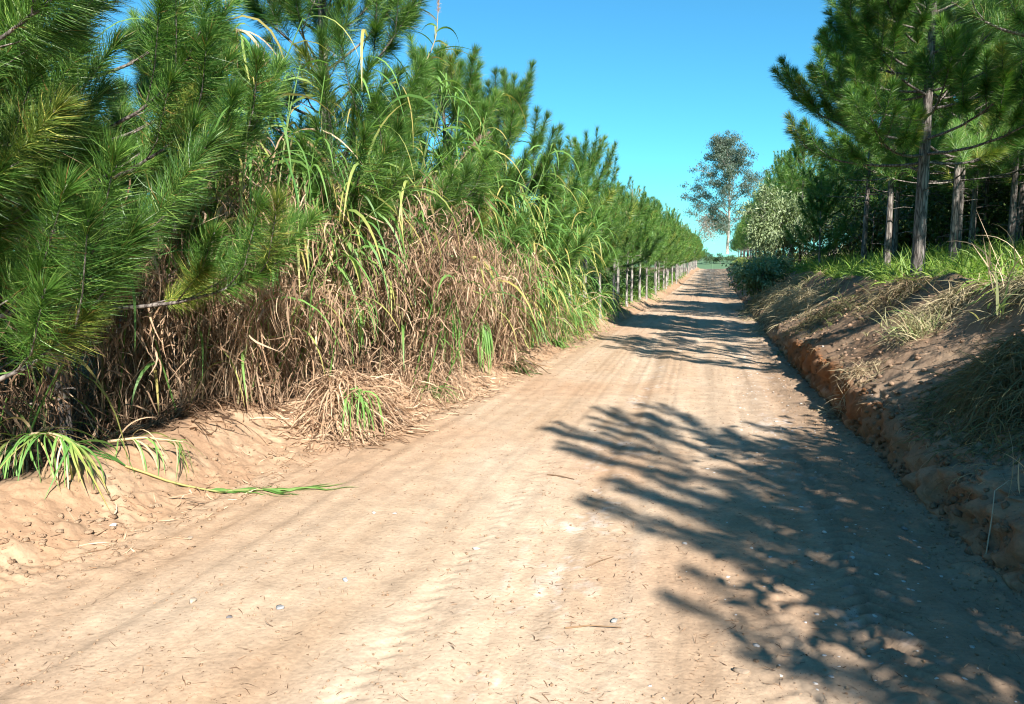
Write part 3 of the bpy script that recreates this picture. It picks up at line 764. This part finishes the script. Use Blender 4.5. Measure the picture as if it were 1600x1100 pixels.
# hero canes --------------------------------------------------------------------
def hero_cane(name, label, pts, leaves, group=None, cat='cane', seed=1, plume=None, rad=.012, dead=.2, leaf_l=(.5, .9), lw=.028, stemcol=None):
    r = np.random.default_rng(seed)
    pts = np.array(pts, float); o0 = pts[0].copy()
    t = np.linspace(0, 1, len(pts)); tt = np.linspace(0, 1, 24)
    # smooth the cane through its knots
    P = np.stack([np.interp(tt, t, pts[:, i]) for i in range(3)], 1)
    for _ in range(3): P[1:-1] = (P[:-2] + 2 * P[1:-1] + P[2:]) / 4
    P = P - o0
    root = empty(name, tuple(o0)); tag(root, label, cat, group)
    st = Buf(); sc = B3 if stemcol is None else stemcol
    tube(st, P, np.linspace(rad, rad * .35, 24), sc, 6, sc * .8 + G2 * .2)
    obj('stem', st.mesh('stem', M_grass, True), root)
    D = norm(np.gradient(P, axis=0)); gl = Buf()
    for (a, b, n) in leaves:
        u = (a + (b - a) * r.random(n)) * 23; ai = np.minimum(u.astype(int), 22); bs = P[ai] + (P[ai + 1] - P[ai]) * (u - ai)[:, None]
        az = r.random(n) * 6.28
        dv = D[ai] * 1.0 + np.stack([np.cos(az), np.sin(az), .25 + .2 * np.sin(az * 3)], 1) * .95
        col = pick(r, n, G1 * 1.2, G2, G2 * 1.2); dm = r.random(n) < dead; col[dm] = pick(r, int(dm.sum()), B2, B3)
        tip = np.where((r.random(n) < .35)[:, None], YEL, col)
        ribbons(gl, bs, dv, leaf_l[0] + (leaf_l[1] - leaf_l[0]) * r.random(n), lw * (.7 + .5 * r.random(n)), 1.5 + 2.4 * r.random(n), col, tip, nseg=9, r=r, curl=.22)
    if gl.n: obj('leaves', gl.mesh('leaves', M_grass), root)
    if plume:
        pb = Buf(); n = 260; tip = P[-1]; d = D[-1]
        s = r.random(n) * plume
        ribbons(pb, tip + d * (s - .02)[:, None], norm(d * .9 + r.normal(size=(n, 3)) * .45), .05, .004, .4, pick(r, n, np.array([.40, .27, .22]), np.array([.55, .42, .33])), nseg=2, r=r)
        tube(pb, [tip, tip + d * plume], [.004, .001], B2, 4)
        obj('seed_head', pb.mesh('seed_head', M_dry), root)
    return root

GH = 'bent and leaning canes'
hero_cane('leaning_cane', 'long pale leaning cane with a purple seed head against the sky', [(-4.3, 8.9, .5), (-4.15, 9.0, 2.8), (-3.91, 9.0, 3.58), (-3.45, 9.0, 4.0), (-3.3, 9.0, 4.3), (-3.28, 9.0, 4.6)],
          [(.72, .98, 9), (.55, .75, 4)], seed=3, plume=.28, leaf_l=(.3, .65), lw=.022, dead=.25)
hero_cane('bent_cane', 'bent cane with a drooping bundle of long green leaves left of the tallest left pine', [(-4.5, 7.4, .3), (-4.35, 7.3, 2.5), (-4.15, 7.1, 2.95), (-3.98, 7.0, 2.85), (-3.9, 6.9, 2.5)],
          [(.42, 1, 46)], seed=4, leaf_l=(.6, 1.25), lw=.030, dead=.22)
hero_cane('bent_cane', 'cane with green ribbons hanging near the top of the picture beside the tallest left pine', [(-5.0, 7.3, .3), (-5.0, 7.3, 2.9), (-4.95, 7.2, 3.85), (-4.75, 7.1, 4.0), (-4.6, 7.0, 3.8)],
          [(.38, 1, 40)], seed=5, leaf_l=(.5, 1.0), lw=.028, dead=.08)
hero_cane('bent_cane', 'broken cane with straw-coloured dead leaves hanging below its bend', [(-4.7, 6.7, .3), (-4.6, 6.6, 1.9), (-4.42, 6.5, 2.2), (-4.3, 6.4, 2.1)],
          [(.4, 1, 34)], seed=6, leaf_l=(.5, 1.0), lw=.026, dead=.97)
hero_cane('bent_cane', 'cane arching over the road edge with a few broad yellow-tipped leaves', [(-3.7, 11.5, .3), (-3.6, 11.5, 1.8), (-3.35, 11.5, 2.35), (-3.1, 11.4, 2.6), (-2.9, 11.3, 2.65)],
          [(.6, 1, 22)], seed=7, leaf_l=(.4, .8), lw=.03, dead=.05)
hero_cane('leaning_cane', 'thin arching cane reaching right over the green end of the thicket', [(-3.6, 13.2, .3), (-3.45, 13.1, 1.5), (-3.1, 13.0, 2.0), (-2.7, 12.9, 2.3)],
          [(.4, 1, 30)], seed=8, leaf_l=(.35, .7), lw=.024, dead=.05)
r_ = np.random.default_rng(17)
for k in range(9):
    y0 = 9.6 + k * .45; x0 = -4.1 + .5 * r_.random(); hh = 2.6 + .9 * r_.random() - .1 * k
    hero_cane('flowering_cane', '%s of the thin canes with brown seed heads above the green thicket, from the viewer' % ORD[k],
              [(x0, y0, .3), (x0 + .1, y0, hh * .6), (x0 + .3, y0, hh), (x0 + .5 + .2 * r_.random(), y0, hh + .35)], [(.45, .95, 16)], 'seeding canes above the thicket', seed=40 + k, plume=.2, rad=.007, leaf_l=(.35, .7), lw=.02, dead=.12)

# fans of fresh green leaves against the dead grass and on the shoulder
def tuft(name, label, x, y, z, n, L, w, d, spread, droop, cols, seed, cat='grass tuft', group=None, mat=None, curl=.1, basew=.06, nseg=7):
    r = np.random.default_rng(seed); b = Buf()
    z0 = hz(x, y)
    base = r.normal(size=(n, 3)) * np.array([basew, basew, basew * .5])
    dv = norm(np.array(d, float) + r.normal(size=(n, 3)) * spread)
    ribbons(b, base, dv, L * (.55 + .6 * r.random(n)), w * (.7 + .6 * r.random(n)), droop * (.6 + .8 * r.random(n)), pick(r, n, *cols), None, nseg=nseg, r=r, curl=curl)
    for v in b.v:
        gx = v[:, 0] + x; gy = v[:, 1] + y
        v[:, 2] = np.maximum(v[:, 2], height(gx, gy) - (z0 + z) + .006 + .02 * r.random(len(v)))
    o = obj(name, b.mesh(name, mat or M_grass), None, (x, y, z0 + z))
    tag(o, label, cat, group); return o
GG = (G1, G2, G2 * 1.1)
tuft('hanging_leaves', 'fan of fresh green leaves hanging down in the middle of the dead grass', -3.15, 8.75, 1.25, 34, 1.05, .028, (.35, -.25, -.4), .16, 4, GG, 1)
tuft('hanging_leaves', 'short fan of green leaves at the thicket foot, right of the longer hanging fan', -3.0, 9.9, .70, 26, .62, .024, (.2, -.25, -.3), .16, 4, GG, 2)
tuft('hanging_leaves', 'bright green leaves sticking out of the straw heap at the road edge', -3.2, 6.45, .42, 26, .5, .016, (.3, -.3, .1), .28, 3.5, GG, 3)
tuft('hanging_leaves', 'small green sprig high in the dead grass above the straw heap', -3.55, 7.3, 1.0, 16, .5, .022, (.25, -.3, .1), .2, 4, GG, 4)
tuft('grass_tuft', 'green seedling tuft at the toe of the left bank beside the long hanging fan', -3.15, 8.3, .02, 36, .45, .016, (.3, -.1, .6), .4, 2.6, GG + (B3,), 5)
tuft('grass_tuft', 'dark trailing tuft where the thicket ends on the shoulder', -2.85, 10.9, .12, 60, .55, .018, (.5, -.2, .3), .35, 2.6, (B1, B1, G1), 6)
tuft('grass_tuft', 'green tuft on the left shoulder in front of the first pale trunks', -2.95, 14.4, .05, 70, .6, .02, (.4, -.2, .8), .4, 2.6, GG, 7)
tuft('grass_tuft', 'green grass patch under the second pale trunk of the left row', -2.95, 21.5, .02, 90, .42, .018, (.2, -.1, .8), .5, 2.4, GG, 8, basew=.16)
tuft('grass_tuft', 'green grass patch farther up the left shoulder below the thin trunks', -2.75, 33.5, .02, 90, .4, .022, (.2, -.1, .8), .5, 2.4, GG, 9, basew=.16)

# uprooted grass on the berm, lower left
hero_cane('uprooted_cane', 'uprooted green cane tuft draped over the berm at the left picture edge', [(-4.5, 3.95, .36), (-4.25, 3.9, .52), (-4.0, 3.85, .55), (-3.8, 3.85, .48)],
          [(.05, .6, 44), (.6, 1, 26)], seed=9, leaf_l=(.25, .62), lw=.015, dead=.3)
hero_cane('uprooted_cane', 'flattened leafy cane lying along the berm top behind the draped tuft', [(-4.05, 4.35, .38), (-3.85, 4.45, .40), (-3.6, 4.55, .36)],
          [(.0, 1, 30)], seed=10, leaf_l=(.2, .5), lw=.012, dead=.3)
def lying(name, label, x0, y0, x1, y1, n, seed):
    r = np.random.default_rng(seed)
    xs = np.linspace(x0, x1, 12) + r.normal(size=12) * .006; ys = np.linspace(y0, y1, 12) + .06 * np.sin(np.linspace(0, 3, 12))
    P = np.stack([xs, ys, height(xs, ys) + .018], 1); o0 = P[0].copy()
    root = empty(name, tuple(o0)); tag(root, label, 'cane', None)
    st = Buf(); tube(st, P - o0, np.linspace(.009, .004, 12), YEL * .8 + B3 * .2, 6, G2); obj('stem', st.mesh('stem', M_grass, True), root)
    u = .35 + .6 * r.random(n); bs = np.stack([np.interp(u, np.linspace(0, 1, 12), P[:, i]) for i in range(3)], 1)
    d = norm(np.array([x1 - x0, y1 - y0, 0])); s = np.array([-d[1], d[0], 0])
    dv = d[None] + s[None] * (r.normal(size=(n, 1)) * .35) + np.array([0, 0, .22])
    b = Buf(); ribbons(b, bs, dv, .22 + .25 * r.random(n), .02 + .008 * r.random(n), 1.3, pick(r, n, G1, G2, G2), None, nseg=6, r=r, curl=.06)
    # one leaf folded back, and the root end leaves
    ribbons(b, np.repeat(P[:1], 3, 0), np.array([[-1, .1, .1], [-1, -.05, .06], [-.9, .2, .1]]), .5, .02, .5, G1, None, nseg=6, r=r)
    for v in b.v: v[:, 2] = np.maximum(v[:, 2], height(v[:, 0], v[:, 1]) + .008)
    b.v = [v - o0 for v in b.v]
    obj('leaves', b.mesh('leaves', M_grass), root)
lying('fallen_cane', 'fallen green leafy cane lying on the bare shoulder in the lower left', -3.8, 4.22, -2.72, 4.8, 24, 11)

# straw heaps ------------------------------------------------------------
def heap(name, label, x, y, sx, sy, h, n, cols, seed, L=.4, w=.010, droop=2.0, cat='straw heap', mat=None, up=.2, group=None, rot=0):
    r = np.random.default_rng(seed); b = Buf(); z0 = hz(x, y)
    g = r.normal(size=(n, 2)) * .5; g = g / np.maximum(1, np.linalg.norm(g, axis=1, keepdims=True) / 1.15)
    hh = h * np.clip(1 - (g ** 2).sum(1), 0, 1) * r.random(n) ** .6
    gx = g[:, 0] * sx; gy = g[:, 1] * sy
    c_, s_ = math.cos(rot), math.sin(rot); gx, gy = gx * c_ - gy * s_, gx * s_ + gy * c_
    ground = height(gx + x, gy + y) - z0
    base = np.stack([gx, gy, ground + hh], 1)
    dv = norm(np.stack([r.normal(size=n), r.normal(size=n), up + .35 * r.normal(size=n)], 1) + np.stack([g[:, 0] * .5, g[:, 1] * .5, 0 * gx], 1))
    ribbons(b, base, dv, L * (.4 + .9 * r.random(n)), w * (.6 + .8 * r.random(n)), droop * (.4 + r.random(n)), pick(r, n, *cols), None, nseg=5, r=r, curl=.45)
    for v in b.v:
        v[:, 2] = np.maximum(v[:, 2], height(v[:, 0] + x, v[:, 1] + y) - z0 + .004 + .02 * r.random(len(v)))
    o = obj(name, b.mesh(name, mat or M_dry), None, (x, y, z0)); tag(o, label, cat, group); return o
DRY = (B1, B2, B2, B3)
FR = None
heap('straw_heap', 'heap of tangled straw leaves spilling onto the road edge below the dead cane', -3.42, 6.75, .38, .60, .50, 2600, DRY, 1, .5, .013)
heap('straw_heap', 'low mat of dead leaves along the thicket foot right of the straw heap', -3.3, 8.5, .5, 1.2, .45, 1300, (B1, B2, B3), 2, .34, .010)
heap('straw_heap', 'dead leaf mat at the foot of the green end of the thicket', -3.35, 11.3, .5, 1.6, .4, 1300, (B1, B2, B3), 3, .4, .012)
heap('straw_heap', 'dark leaf litter mat in the hollow behind the left berm', -4.7, 5.6, .7, 1.0, .2, 1300, (B1 * .6, B1, B2), 4, .4, .012)
# right bank
S1 = np.array([.34, .27, .16]); S2 = np.array([.50, .41, .26]); S3 = np.array([.20, .18, .09]); S4 = np.array([.19, .20, .09])
heap('dry_grass_mound', 'pale straw mound sliding down the right bank below the small bright pine', 1.8, 19.2, .6, 2.6, .34, 3200, (S1, S2, S2, S3), 5, .42, .012)
heap('dry_grass_mound', 'second pale straw mound nearer the crest of the right bank', 1.9, 24.5, .8, 2.2, .4, 2200, (S1, S2, S4), 6, .42, .014)
heap('dry_grass_mound', 'greenish straw mound at the bank foot below the low pale shrub', 1.6, 27.5, .6, 1.6, .4, 1500, (S1, S3, S4), 7, .4, .014)
heap('dry_grass_mound', 'grey-green heap of cut grass on the bank at the right picture edge', 2.15, 6.2, .5, .85, .34, 7000, (S3 * .8, S4 * .7, S4, S1 * .8), 8, .26, .0065)
heap('dry_grass_mound', 'tangle of straw in the notch of the bank crest', 2.5, 9.6, .45, .5, .18, 1200, (S1, S2, S3), 9, .36, .009)
heap('dry_grass_mound', 'yellowish straw heap on the bank crest at the right picture edge', 2.95, 8.1, .35, .5, .16, 1500, (S1, S2, S3, S4), 10, .26, .008)
heap('dry_grass_mound', 'matted straw clod at the bank lip below the crest tuft', 1.42, 8.7, .22, .40, .10, 520, (S1, S2, B1), 11, .2, .008)
heap('dry_grass_mound', 'dark weedy patch on the shaded face of the bank beyond the streaks', 1.9, 14.6, .6, 1.0, .16, 900, (S3, S4, B1), 12, .3, .010)
heap('dry_grass_mound', 'withered mat hanging at the crest under the thickest trunk', 2.75, 12.3, .6, 1.1, .2, 1400, (S3, B1, S1), 13, .3, .010)
tuft('dry_tuft', 'upright straw tuft standing out of the bank face', 2.15, 9.0, .0, 260, .34, .008, (-.3, -.1, 1), .38, 1.2, (S1, S2, S2, G2), 21, 'grass tuft', mat=M_dry, curl=.25, basew=.16)
tuft('dry_tuft', 'tall dry tuft with bent stalks at the right edge of the bank crest', 2.75, 8.5, .05, 24, .62, .012, (-.05, 0, 1), .25, 1.0, (S1, S2, B3), 22, 'grass tuft', mat=M_dry, curl=.3, basew=.1)
tuft('dry_tuft', 'sprig with one pale broad leaf below the tall dry tuft', 2.5, 7.9, .1, 9, .42, .022, (-.2, 0, 1), .4, .8, (G2 * 1.4, S2), 23, 'grass tuft', mat=M_grass, curl=.1)
tuft('dry_tuft', 'little straw stalk at the bank lip above the near road', 1.72, 4.75, .0, 12, .42, .009, (.1, 0, 1), .3, .7, (S2, B3), 24, 'grass tuft', mat=M_dry, curl=.2)

# ragged straw and roots hanging over the lip of the cut
def fringe():
    r = np.random.default_rng(88); b = Buf(); n = 2600
    y = 3.2 + 26 * r.random(n) ** 1.1; k = vnoise(y * 1.3, y * 0, 89) + .25 * r.random(n) > .12; y = y[k]; n = len(y)
    x = XR(y) + .10 + .22 * r.random(n) ** 2
    base = np.stack([x, y, height(x, y) + .01 + .03 * r.random(n)], 1)
    dv = np.stack([-.9 + .8 * r.normal(size=n), r.normal(size=n) * .8, .3 + .5 * r.random(n)], 1)
    ribbons(b, base, dv, .06 + .16 * r.random(n) ** 2, .006, 2.2, pick(r, n, S1, S3, B1, B2), None, nseg=5, r=r, curl=.5)
    tag(obj('straw_fringe', b.mesh('straw_fringe', M_dry)), 'ragged straw and rootlets along the lip of the low cut', 'straw', kind='stuff')
fringe()
# ------------------------------------------------------------------ stuff: grass, clods, litter
def scatter_grass(name, label, n, xf, yf, L, w, cols, seed, droop=2.0, mask=None, tuftn=14, cat='grass'):
    r = np.random.default_rng(seed); b = Buf()
    cx = xf(r, n); cy = yf(r, n)
    if mask is not None:
        k = mask(cx, cy, r); cx = cx[k]; cy = cy[k]
    m = len(cx)
    gx = np.repeat(cx, tuftn) + r.normal(size=m * tuftn) * .06; gy = np.repeat(cy, tuftn) + r.normal(size=m * tuftn) * .06
    sc = np.repeat(.6 + .8 * r.random(m), tuftn) * (1 + np.clip(gy / 60, 0, 1))
    base = np.stack([gx, gy, height(gx, gy, False) - .02], 1)
    dv = np.stack([r.normal(size=len(gx)) * .45, r.normal(size=len(gx)) * .45, 1 + 0 * gx], 1)
    tc = np.repeat(pick(r, m, *cols), tuftn, 0) * (.8 + .4 * r.random((len(gx), 1)))
    ribbons(b, base, dv, L * sc * (.6 + .6 * r.random(len(gx))), w * (.7 + .6 * r.random(len(gx))) * (1 + np.clip(gy / 30, 0, 2)), droop * (.5 + r.random(len(gx))), tc, None, nseg=4, r=r)
    o = obj(name, b.mesh(name, M_grass)); tag(o, label, cat, kind='stuff'); return o
YG = np.array([.30, .36, .07]); LG = np.array([.20, .33, .06]); MG = np.array([.10, .19, .035])
scatter_grass('grass', 'bright yellow-green grass covering the top of the right bank', 5200,
              lambda r, n: 3.0 + 8 * r.random(n) ** 1.3, lambda r, n: 6 + 26 * r.random(n), .42, .014, (YG, LG, MG), 1,
              mask=lambda x, y, r: fbm(x * .8, y * .8, 2, 5) + .35 * (r.random(len(x)) - .2) > -.18)
scatter_grass('grass', 'grass along the far right bank top beneath the wood', 1600,
              lambda r, n: 2.4 + 5 * r.random(n), lambda r, n: 30 + 85 * r.random(n) ** 1.5, .34, .018, (YG, LG, S1), 2, tuftn=10)
scatter_grass('grass', 'thin green weeds under the left pine row', 1500,
              lambda r, n: -2.95 - 5 * r.random(n) ** 1.5, lambda r, n: 15 + 60 * r.random(n), .30, .014, (MG, LG, MG), 3, tuftn=10)
scatter_grass('grass', 'sparse short grass on the face of the right bank', 260,
              lambda r, n: 1.6 + 1.3 * r.random(n), lambda r, n: 10.5 + 50 * r.random(n), .22, .010, (S1, S2, S3, LG), 4, tuftn=9)

def blob_template(seed, sub=1):
    import bmesh
    bm = bmesh.new(); bmesh.ops.create_icosphere(bm, subdivisions=sub, radius=1)
    v = np.array([q.co[:] for q in bm.verts]); f = np.array([[w.index for w in q.verts] for q in bm.faces]); bm.free()
    r = np.random.default_rng(seed)
    for k in range(4):
        d = norm(r.normal(size=3)); off = .5 + .25 * r.random(); s = v @ d
        v = v - np.maximum(0, s - off)[:, None] * d
    return v * (1 + .17 * r.normal(size=(len(v), 1))) * np.array([1, .8 + .3 * r.random(), .8 + .3 * r.random()]), f
def scatter_blobs(name, label, xs, ys, size, cols, seed, mat, flat=.6, cat='clods', sink=.3):
    r = np.random.default_rng(seed); b = Buf(); zs = height(xs, ys)
    T = [blob_template(seed * 10 + k) for k in range(6)]
    which = r.integers(0, 6, len(xs))
    for k in range(6):
        m = which == k; n = int(m.sum())
        if not n: continue
        v, f = T[k]
        a = r.random(n) * 6.28; s = size[m]
        ca, sa = np.cos(a)[:, None], np.sin(a)[:, None]
        sx = (.75 + .6 * r.random(n))[:, None]
        vx = v[None, :, 0] * sx; vy = v[None, :, 1]; vz = v[None, :, 2] * flat
        X = (vx * ca - vy * sa) * s[:, None] + xs[m][:, None]; Y = (vx * sa + vy * ca) * s[:, None] + ys[m][:, None]
        Z = vz * s[:, None] + zs[m][:, None] + (s * flat * (1 - 2 * sink))[:, None]
        V = np.stack([X, Y, Z], -1); F = f[None] + (np.arange(n) * len(v))[:, None, None]
        c = np.repeat(pick(r, n, *cols), len(v), 0)
        b.add(V, [F.reshape(-1, 3)], c)
    o = obj(name, b.mesh(name, mat, False)); tag(o, label, cat, kind='stuff'); return o
r = np.random.default_rng(91)
TAN = np.array([.36, .25, .165]); OR = np.array([.29, .18, .11]); GY = np.array([.36, .33, .31])
# crumbs on the road: denser near the edges
n = 16000; ys = 2.2 + 20 * r.random(n) ** 1.7; u = r.random(n); xl = XL(ys); xr = XR(ys)
xs = np.where(r.random(n) < .6, xl + (xr - xl) * u ** 1.6, xr - .45 * np.abs(r.normal(size=n)) * .5)
scatter_blobs('soil_crumbs', 'loose crumbs of soil scattered over the dirt road', xs, ys, .0026 + .0095 * r.random(n) ** 4 + .0015 * (ys > 6), (TAN, OR, TAN * 1.1), 3, M_clod)
n = 4200; ys = 3.0 + 17 * r.random(n) ** 1.5; xs = XL(ys) - .25 + .42 * r.normal(size=n) * .6
scatter_blobs('soil_clods', 'clods of soil along the toe and face of the left berm', xs, ys, .003 + .030 * r.random(n) ** 7, (TAN, OR, TAN * .9), 4, M_clod, .6, 'clods', .42)
n = 4500; ys = 3.0 + 24 * r.random(n) ** 1.5; xs = XR(ys) + .1 + 1.5 * r.random(n)
scatter_blobs('bank_clods', 'clods and crumbs on the graded face of the right bank', xs, ys, .004 + .036 * r.random(n) ** 6, (np.array([.28, .18, .12]), np.array([.36, .24, .16])), 5, M_clod, .75)
n = 700; ys = 2.8 + 12 * r.random(n) ** 1.2; xs = XR(ys) + .02 - .34 * r.random(n) ** 2.5
scatter_blobs('fallen_crumbs', 'crumbled soil at the foot of the low cut', xs, ys, .003 + .022 * r.random(n) ** 5, (np.array([.34, .23, .15]), np.array([.40, .28, .19])), 6, M_clod, .75)
n = 3800; ys = 3.0 + 22 * r.random(n) ** 1.2; xs = XR(ys) + .16 * r.random(n)
cw = sstep(6.5, 8.2, ys) * sstep(16, 12.5, ys)
k = r.random(n) < cw
for msk, cc, lb in ((k, (np.array([.21, .095, .042]), np.array([.26, .14, .075])), 'rust-coloured crumbly soil on the sunken face of the cut'), (~k, (np.array([.21, .14, .09]), np.array([.30, .20, .135])), 'brown crumbly soil on the face of the low cut')):
    scatter_blobs('cut_crumbs', lb, xs[msk], ys[msk], .006 + .030 * r.random(int(msk.sum())) ** 3, cc, 12, M_clod, .8, 'clods', .35)
n = 420; ys = 2.3 + 14 * r.random(n) ** 1.4; xs = .75 + .35 * r.normal(size=n)
scatter_blobs('gravel', 'pale chippings pressed into the right-hand wheel track', xs, ys, .006 + .014 * r.random(n) ** 2, (GY, GY * 1.4, np.array([.6, .55, .5])), 7, M_stone, .45, 'gravel', .6)

def litter(name, label, n, fx, fy, cols, seed, L=(.03, .12), w=.004, mat=None):
    r = np.random.default_rng(seed); ys = fy(r, n); xs = fx(r, n, ys); z = height(xs, ys) + .004
    a = r.random(n) * 6.28
    b = Buf()
    ribbons(b, np.stack([xs, ys, z], 1), np.stack([np.cos(a), np.sin(a), .12 * r.random(n)], 1), L[0] + (L[1] - L[0]) * r.random(n) ** 2, w * (.6 + .8 * r.random(n)), .25, pick(r, n, *cols), None, nseg=4, r=r, curl=.5)
    for v in b.v: v[:, 2] = np.maximum(v[:, 2], height(v[:, 0], v[:, 1]) + .0025)
    o = obj(name, b.mesh(name, mat or M_dry)); tag(o, label, 'plant litter', kind='stuff')
litter('road_litter', 'bits of twig and dead needle scattered on the dirt road', 7000, lambda r, n, y: np.where(r.random(n) < .55, -.3 + 1.2 * r.normal(size=n) * .6 + .3, XL(y) + (XR(y) - XL(y)) * r.random(n)), lambda r, n: 2.3 + 14 * r.random(n) ** 1.6, (B1 * .7, B1, B2), 8, (.012, .07), .003)
litter('bank_litter', 'dark shreds of roots and leaves lying on the right bank', 8000, lambda r, n, y: XR(y) + .12 + 1.6 * r.random(n) ** .8, lambda r, n: 3.2 + 22 * r.random(n) ** 1.2, (B1 * .5, B1, B2 * .8), 9, (.03, .13), .006)
litter('berm_litter', 'shreds of dead leaf on the left berm', 1500, lambda r, n, y: XL(y) - .55 * r.random(n) + .25, lambda r, n: 3.2 + 16 * r.random(n), (B1, B2, B3), 10, (.05, .22), .008)

# single stones one can point at
def stone(label, x, y, s, col, seed, group=None):
    v, f = blob_template(seed, 2); v = v * np.array([1.25, .9, .5]) * s * .85
    b = Buf(); b.add(v, [f], np.array(col) * .62); 
    z = float(height(np.array([x]), np.array([y]))[0])
    o = obj('stone', b.mesh('stone', M_stone, True), None, (x, y, z + s * .18)); o.rotation_euler = (0, 0, seed * 1.7)
    tag(o, label, 'stone', group)
STN = [('smooth blue-grey stone lying alone on the sunlit road left of centre', -1.78, 3.42, .022, (.50, .55, .60)),
       ('grey stone at the bottom edge of the road, left of centre', -1.93, 3.05, .024, (.42, .42, .42)),
       ('pale tan stone near the bottom edge, left of the grey stone', -2.35, 2.98, .030, (.62, .50, .38)),
       ('small dark grey pebble beside the bottom edge grey stone', -2.08, 2.88, .015, (.22, .2, .2)),
       ('pair-left pale stone in the left wheel track', -2.08, 4.40, .020, (.68, .60, .52)),
       ('pair-right pale stone in the left wheel track', -1.95, 4.44, .020, (.66, .56, .47)),
       ('whitish stone half sunk in the road middle', -1.28, 4.05, .024, (.72, .68, .64)),
       ('grey stone among the twigs on the road right of centre', -.40, 3.35, .022, (.40, .40, .38)),
       ('flat brown stone in the lower right near the shadow tips', .15, 3.02, .034, (.42, .31, .22)),
       ('round pebble by the foot of the right cut in shade', 1.16, 5.0, .026, (.34, .30, .28)),
       ('chipped pale stone at the toe of the left berm', -3.45, 3.70, .026, (.70, .64, .58)),
       ('clay-coloured stone in front of the left berm', -2.95, 3.75, .022, (.52, .40, .30)),
       ('rounded lump of stone at the far side of the near tree shadow', -.45, 6.1, .028, (.5, .42, .34))]
for k, a in enumerate(STN): stone(*a, seed=k + 3)
# a few lying sticks
def stick(label, P, rad, col, name='stick'):
    P = np.array(P, float); P[:, 2] = height(P[:, 0], P[:, 1]) + rad + P[:, 2]; o0 = P[0].copy()
    b = Buf(); tube(b, P - o0, np.linspace(rad, rad * .5, len(P)), col, 6)
    tag(obj(name, b.mesh(name, M_twig, True), None, tuple(o0)), label, 'stick')
stick('thin forked twig on the road left of the near tree shadow', [(-1.20, 5.62, 0), (-1.1, 5.6, .004), (-.98, 5.56, 0)], .006, (.16, .10, .06))
stick('crooked twig on the sunlit road below centre', [(-.62, 3.9, 0), (-.56, 3.98, .01), (-.5, 4.1, 0)], .004, (.2, .13, .08))
stick('long curved twig near the grey stone on the road', [(-.6, 3.2, 0), (-.5, 3.26, .004), (-.36, 3.28, 0)], .004, (.22, .14, .08))
stick('pale bare stalk leaning at the bank lip in the right shade', [(1.45, 4.5, 0), (1.5, 4.6, .06), (1.53, 4.68, .1), (1.62, 4.75, .12), (1.68, 4.82, .10)], .004, (.4, .33, .24))

# ------------------------------------------------------------------ light, sky, camera
EL = R(36); d = np.array([.56, -.83]); d = d / np.linalg.norm(d)
S = Vector((d[0] * math.cos(EL), d[1] * math.cos(EL), math.sin(EL)))
sun = bpy.data.lights.new('sun', 'SUN'); sun.energy = 5.0; sun.angle = R(.5); sun.color = (1.0, .95, .87)
so = bpy.data.objects.new('sun', sun); COL.objects.link(so); so.rotation_euler = S.to_track_quat('Z', 'Y').to_euler()
w = bpy.data.worlds.new('World'); scene.world = w; w.use_nodes = True
nt = w.node_tree; bg = nt.nodes['Background']
sky = nt.nodes.new('ShaderNodeTexSky'); sky.sky_type = 'NISHITA'; sky.sun_disc = False
sky.sun_elevation = EL; sky.sun_rotation = math.atan2(S.x, S.y); sky.air_density = 1.0; sky.dust_density = .2; sky.ozone_density = 1.5; sky.altitude = 300
hs = nt.nodes.new('ShaderNodeMix'); hs.data_type = 'RGBA'; hs.blend_type = 'MULTIPLY'; hs.inputs[0].default_value = 1
hs.inputs[7].default_value = (.46, 1.30, 1.55, 1)
nt.links.new(sky.outputs[0], hs.inputs[6]); nt.links.new(hs.outputs[2], bg.inputs[0]); bg.inputs[1].default_value = .047

cam = bpy.data.cameras.new('camera'); cam.sensor_width = 36; cam.lens = 27.0; cam.clip_end = 4000; cam.clip_start = .05
co = bpy.data.objects.new('camera', cam); COL.objects.link(co); scene.camera = co
px, py, f = 1118, 414, 1200
pitch = math.atan((550 - py) / f); yaw = math.atan((px - 800) / f * math.cos(pitch))
co.location = (0, 0, 1.6); co.rotation_euler = (math.pi / 2 - pitch, 0, yaw)
scene.render.resolution_x = 1024; scene.render.resolution_y = 704
vs = scene.view_settings; vs.view_transform = 'Standard'; vs.look = 'None'; vs.exposure = 1.4; vs.gamma = 1
scene.cycles.filter_width = 1.1; scene.cycles.max_bounces = 6; scene.cycles.diffuse_bounces = 2; scene.cycles.transmission_bounces = 4
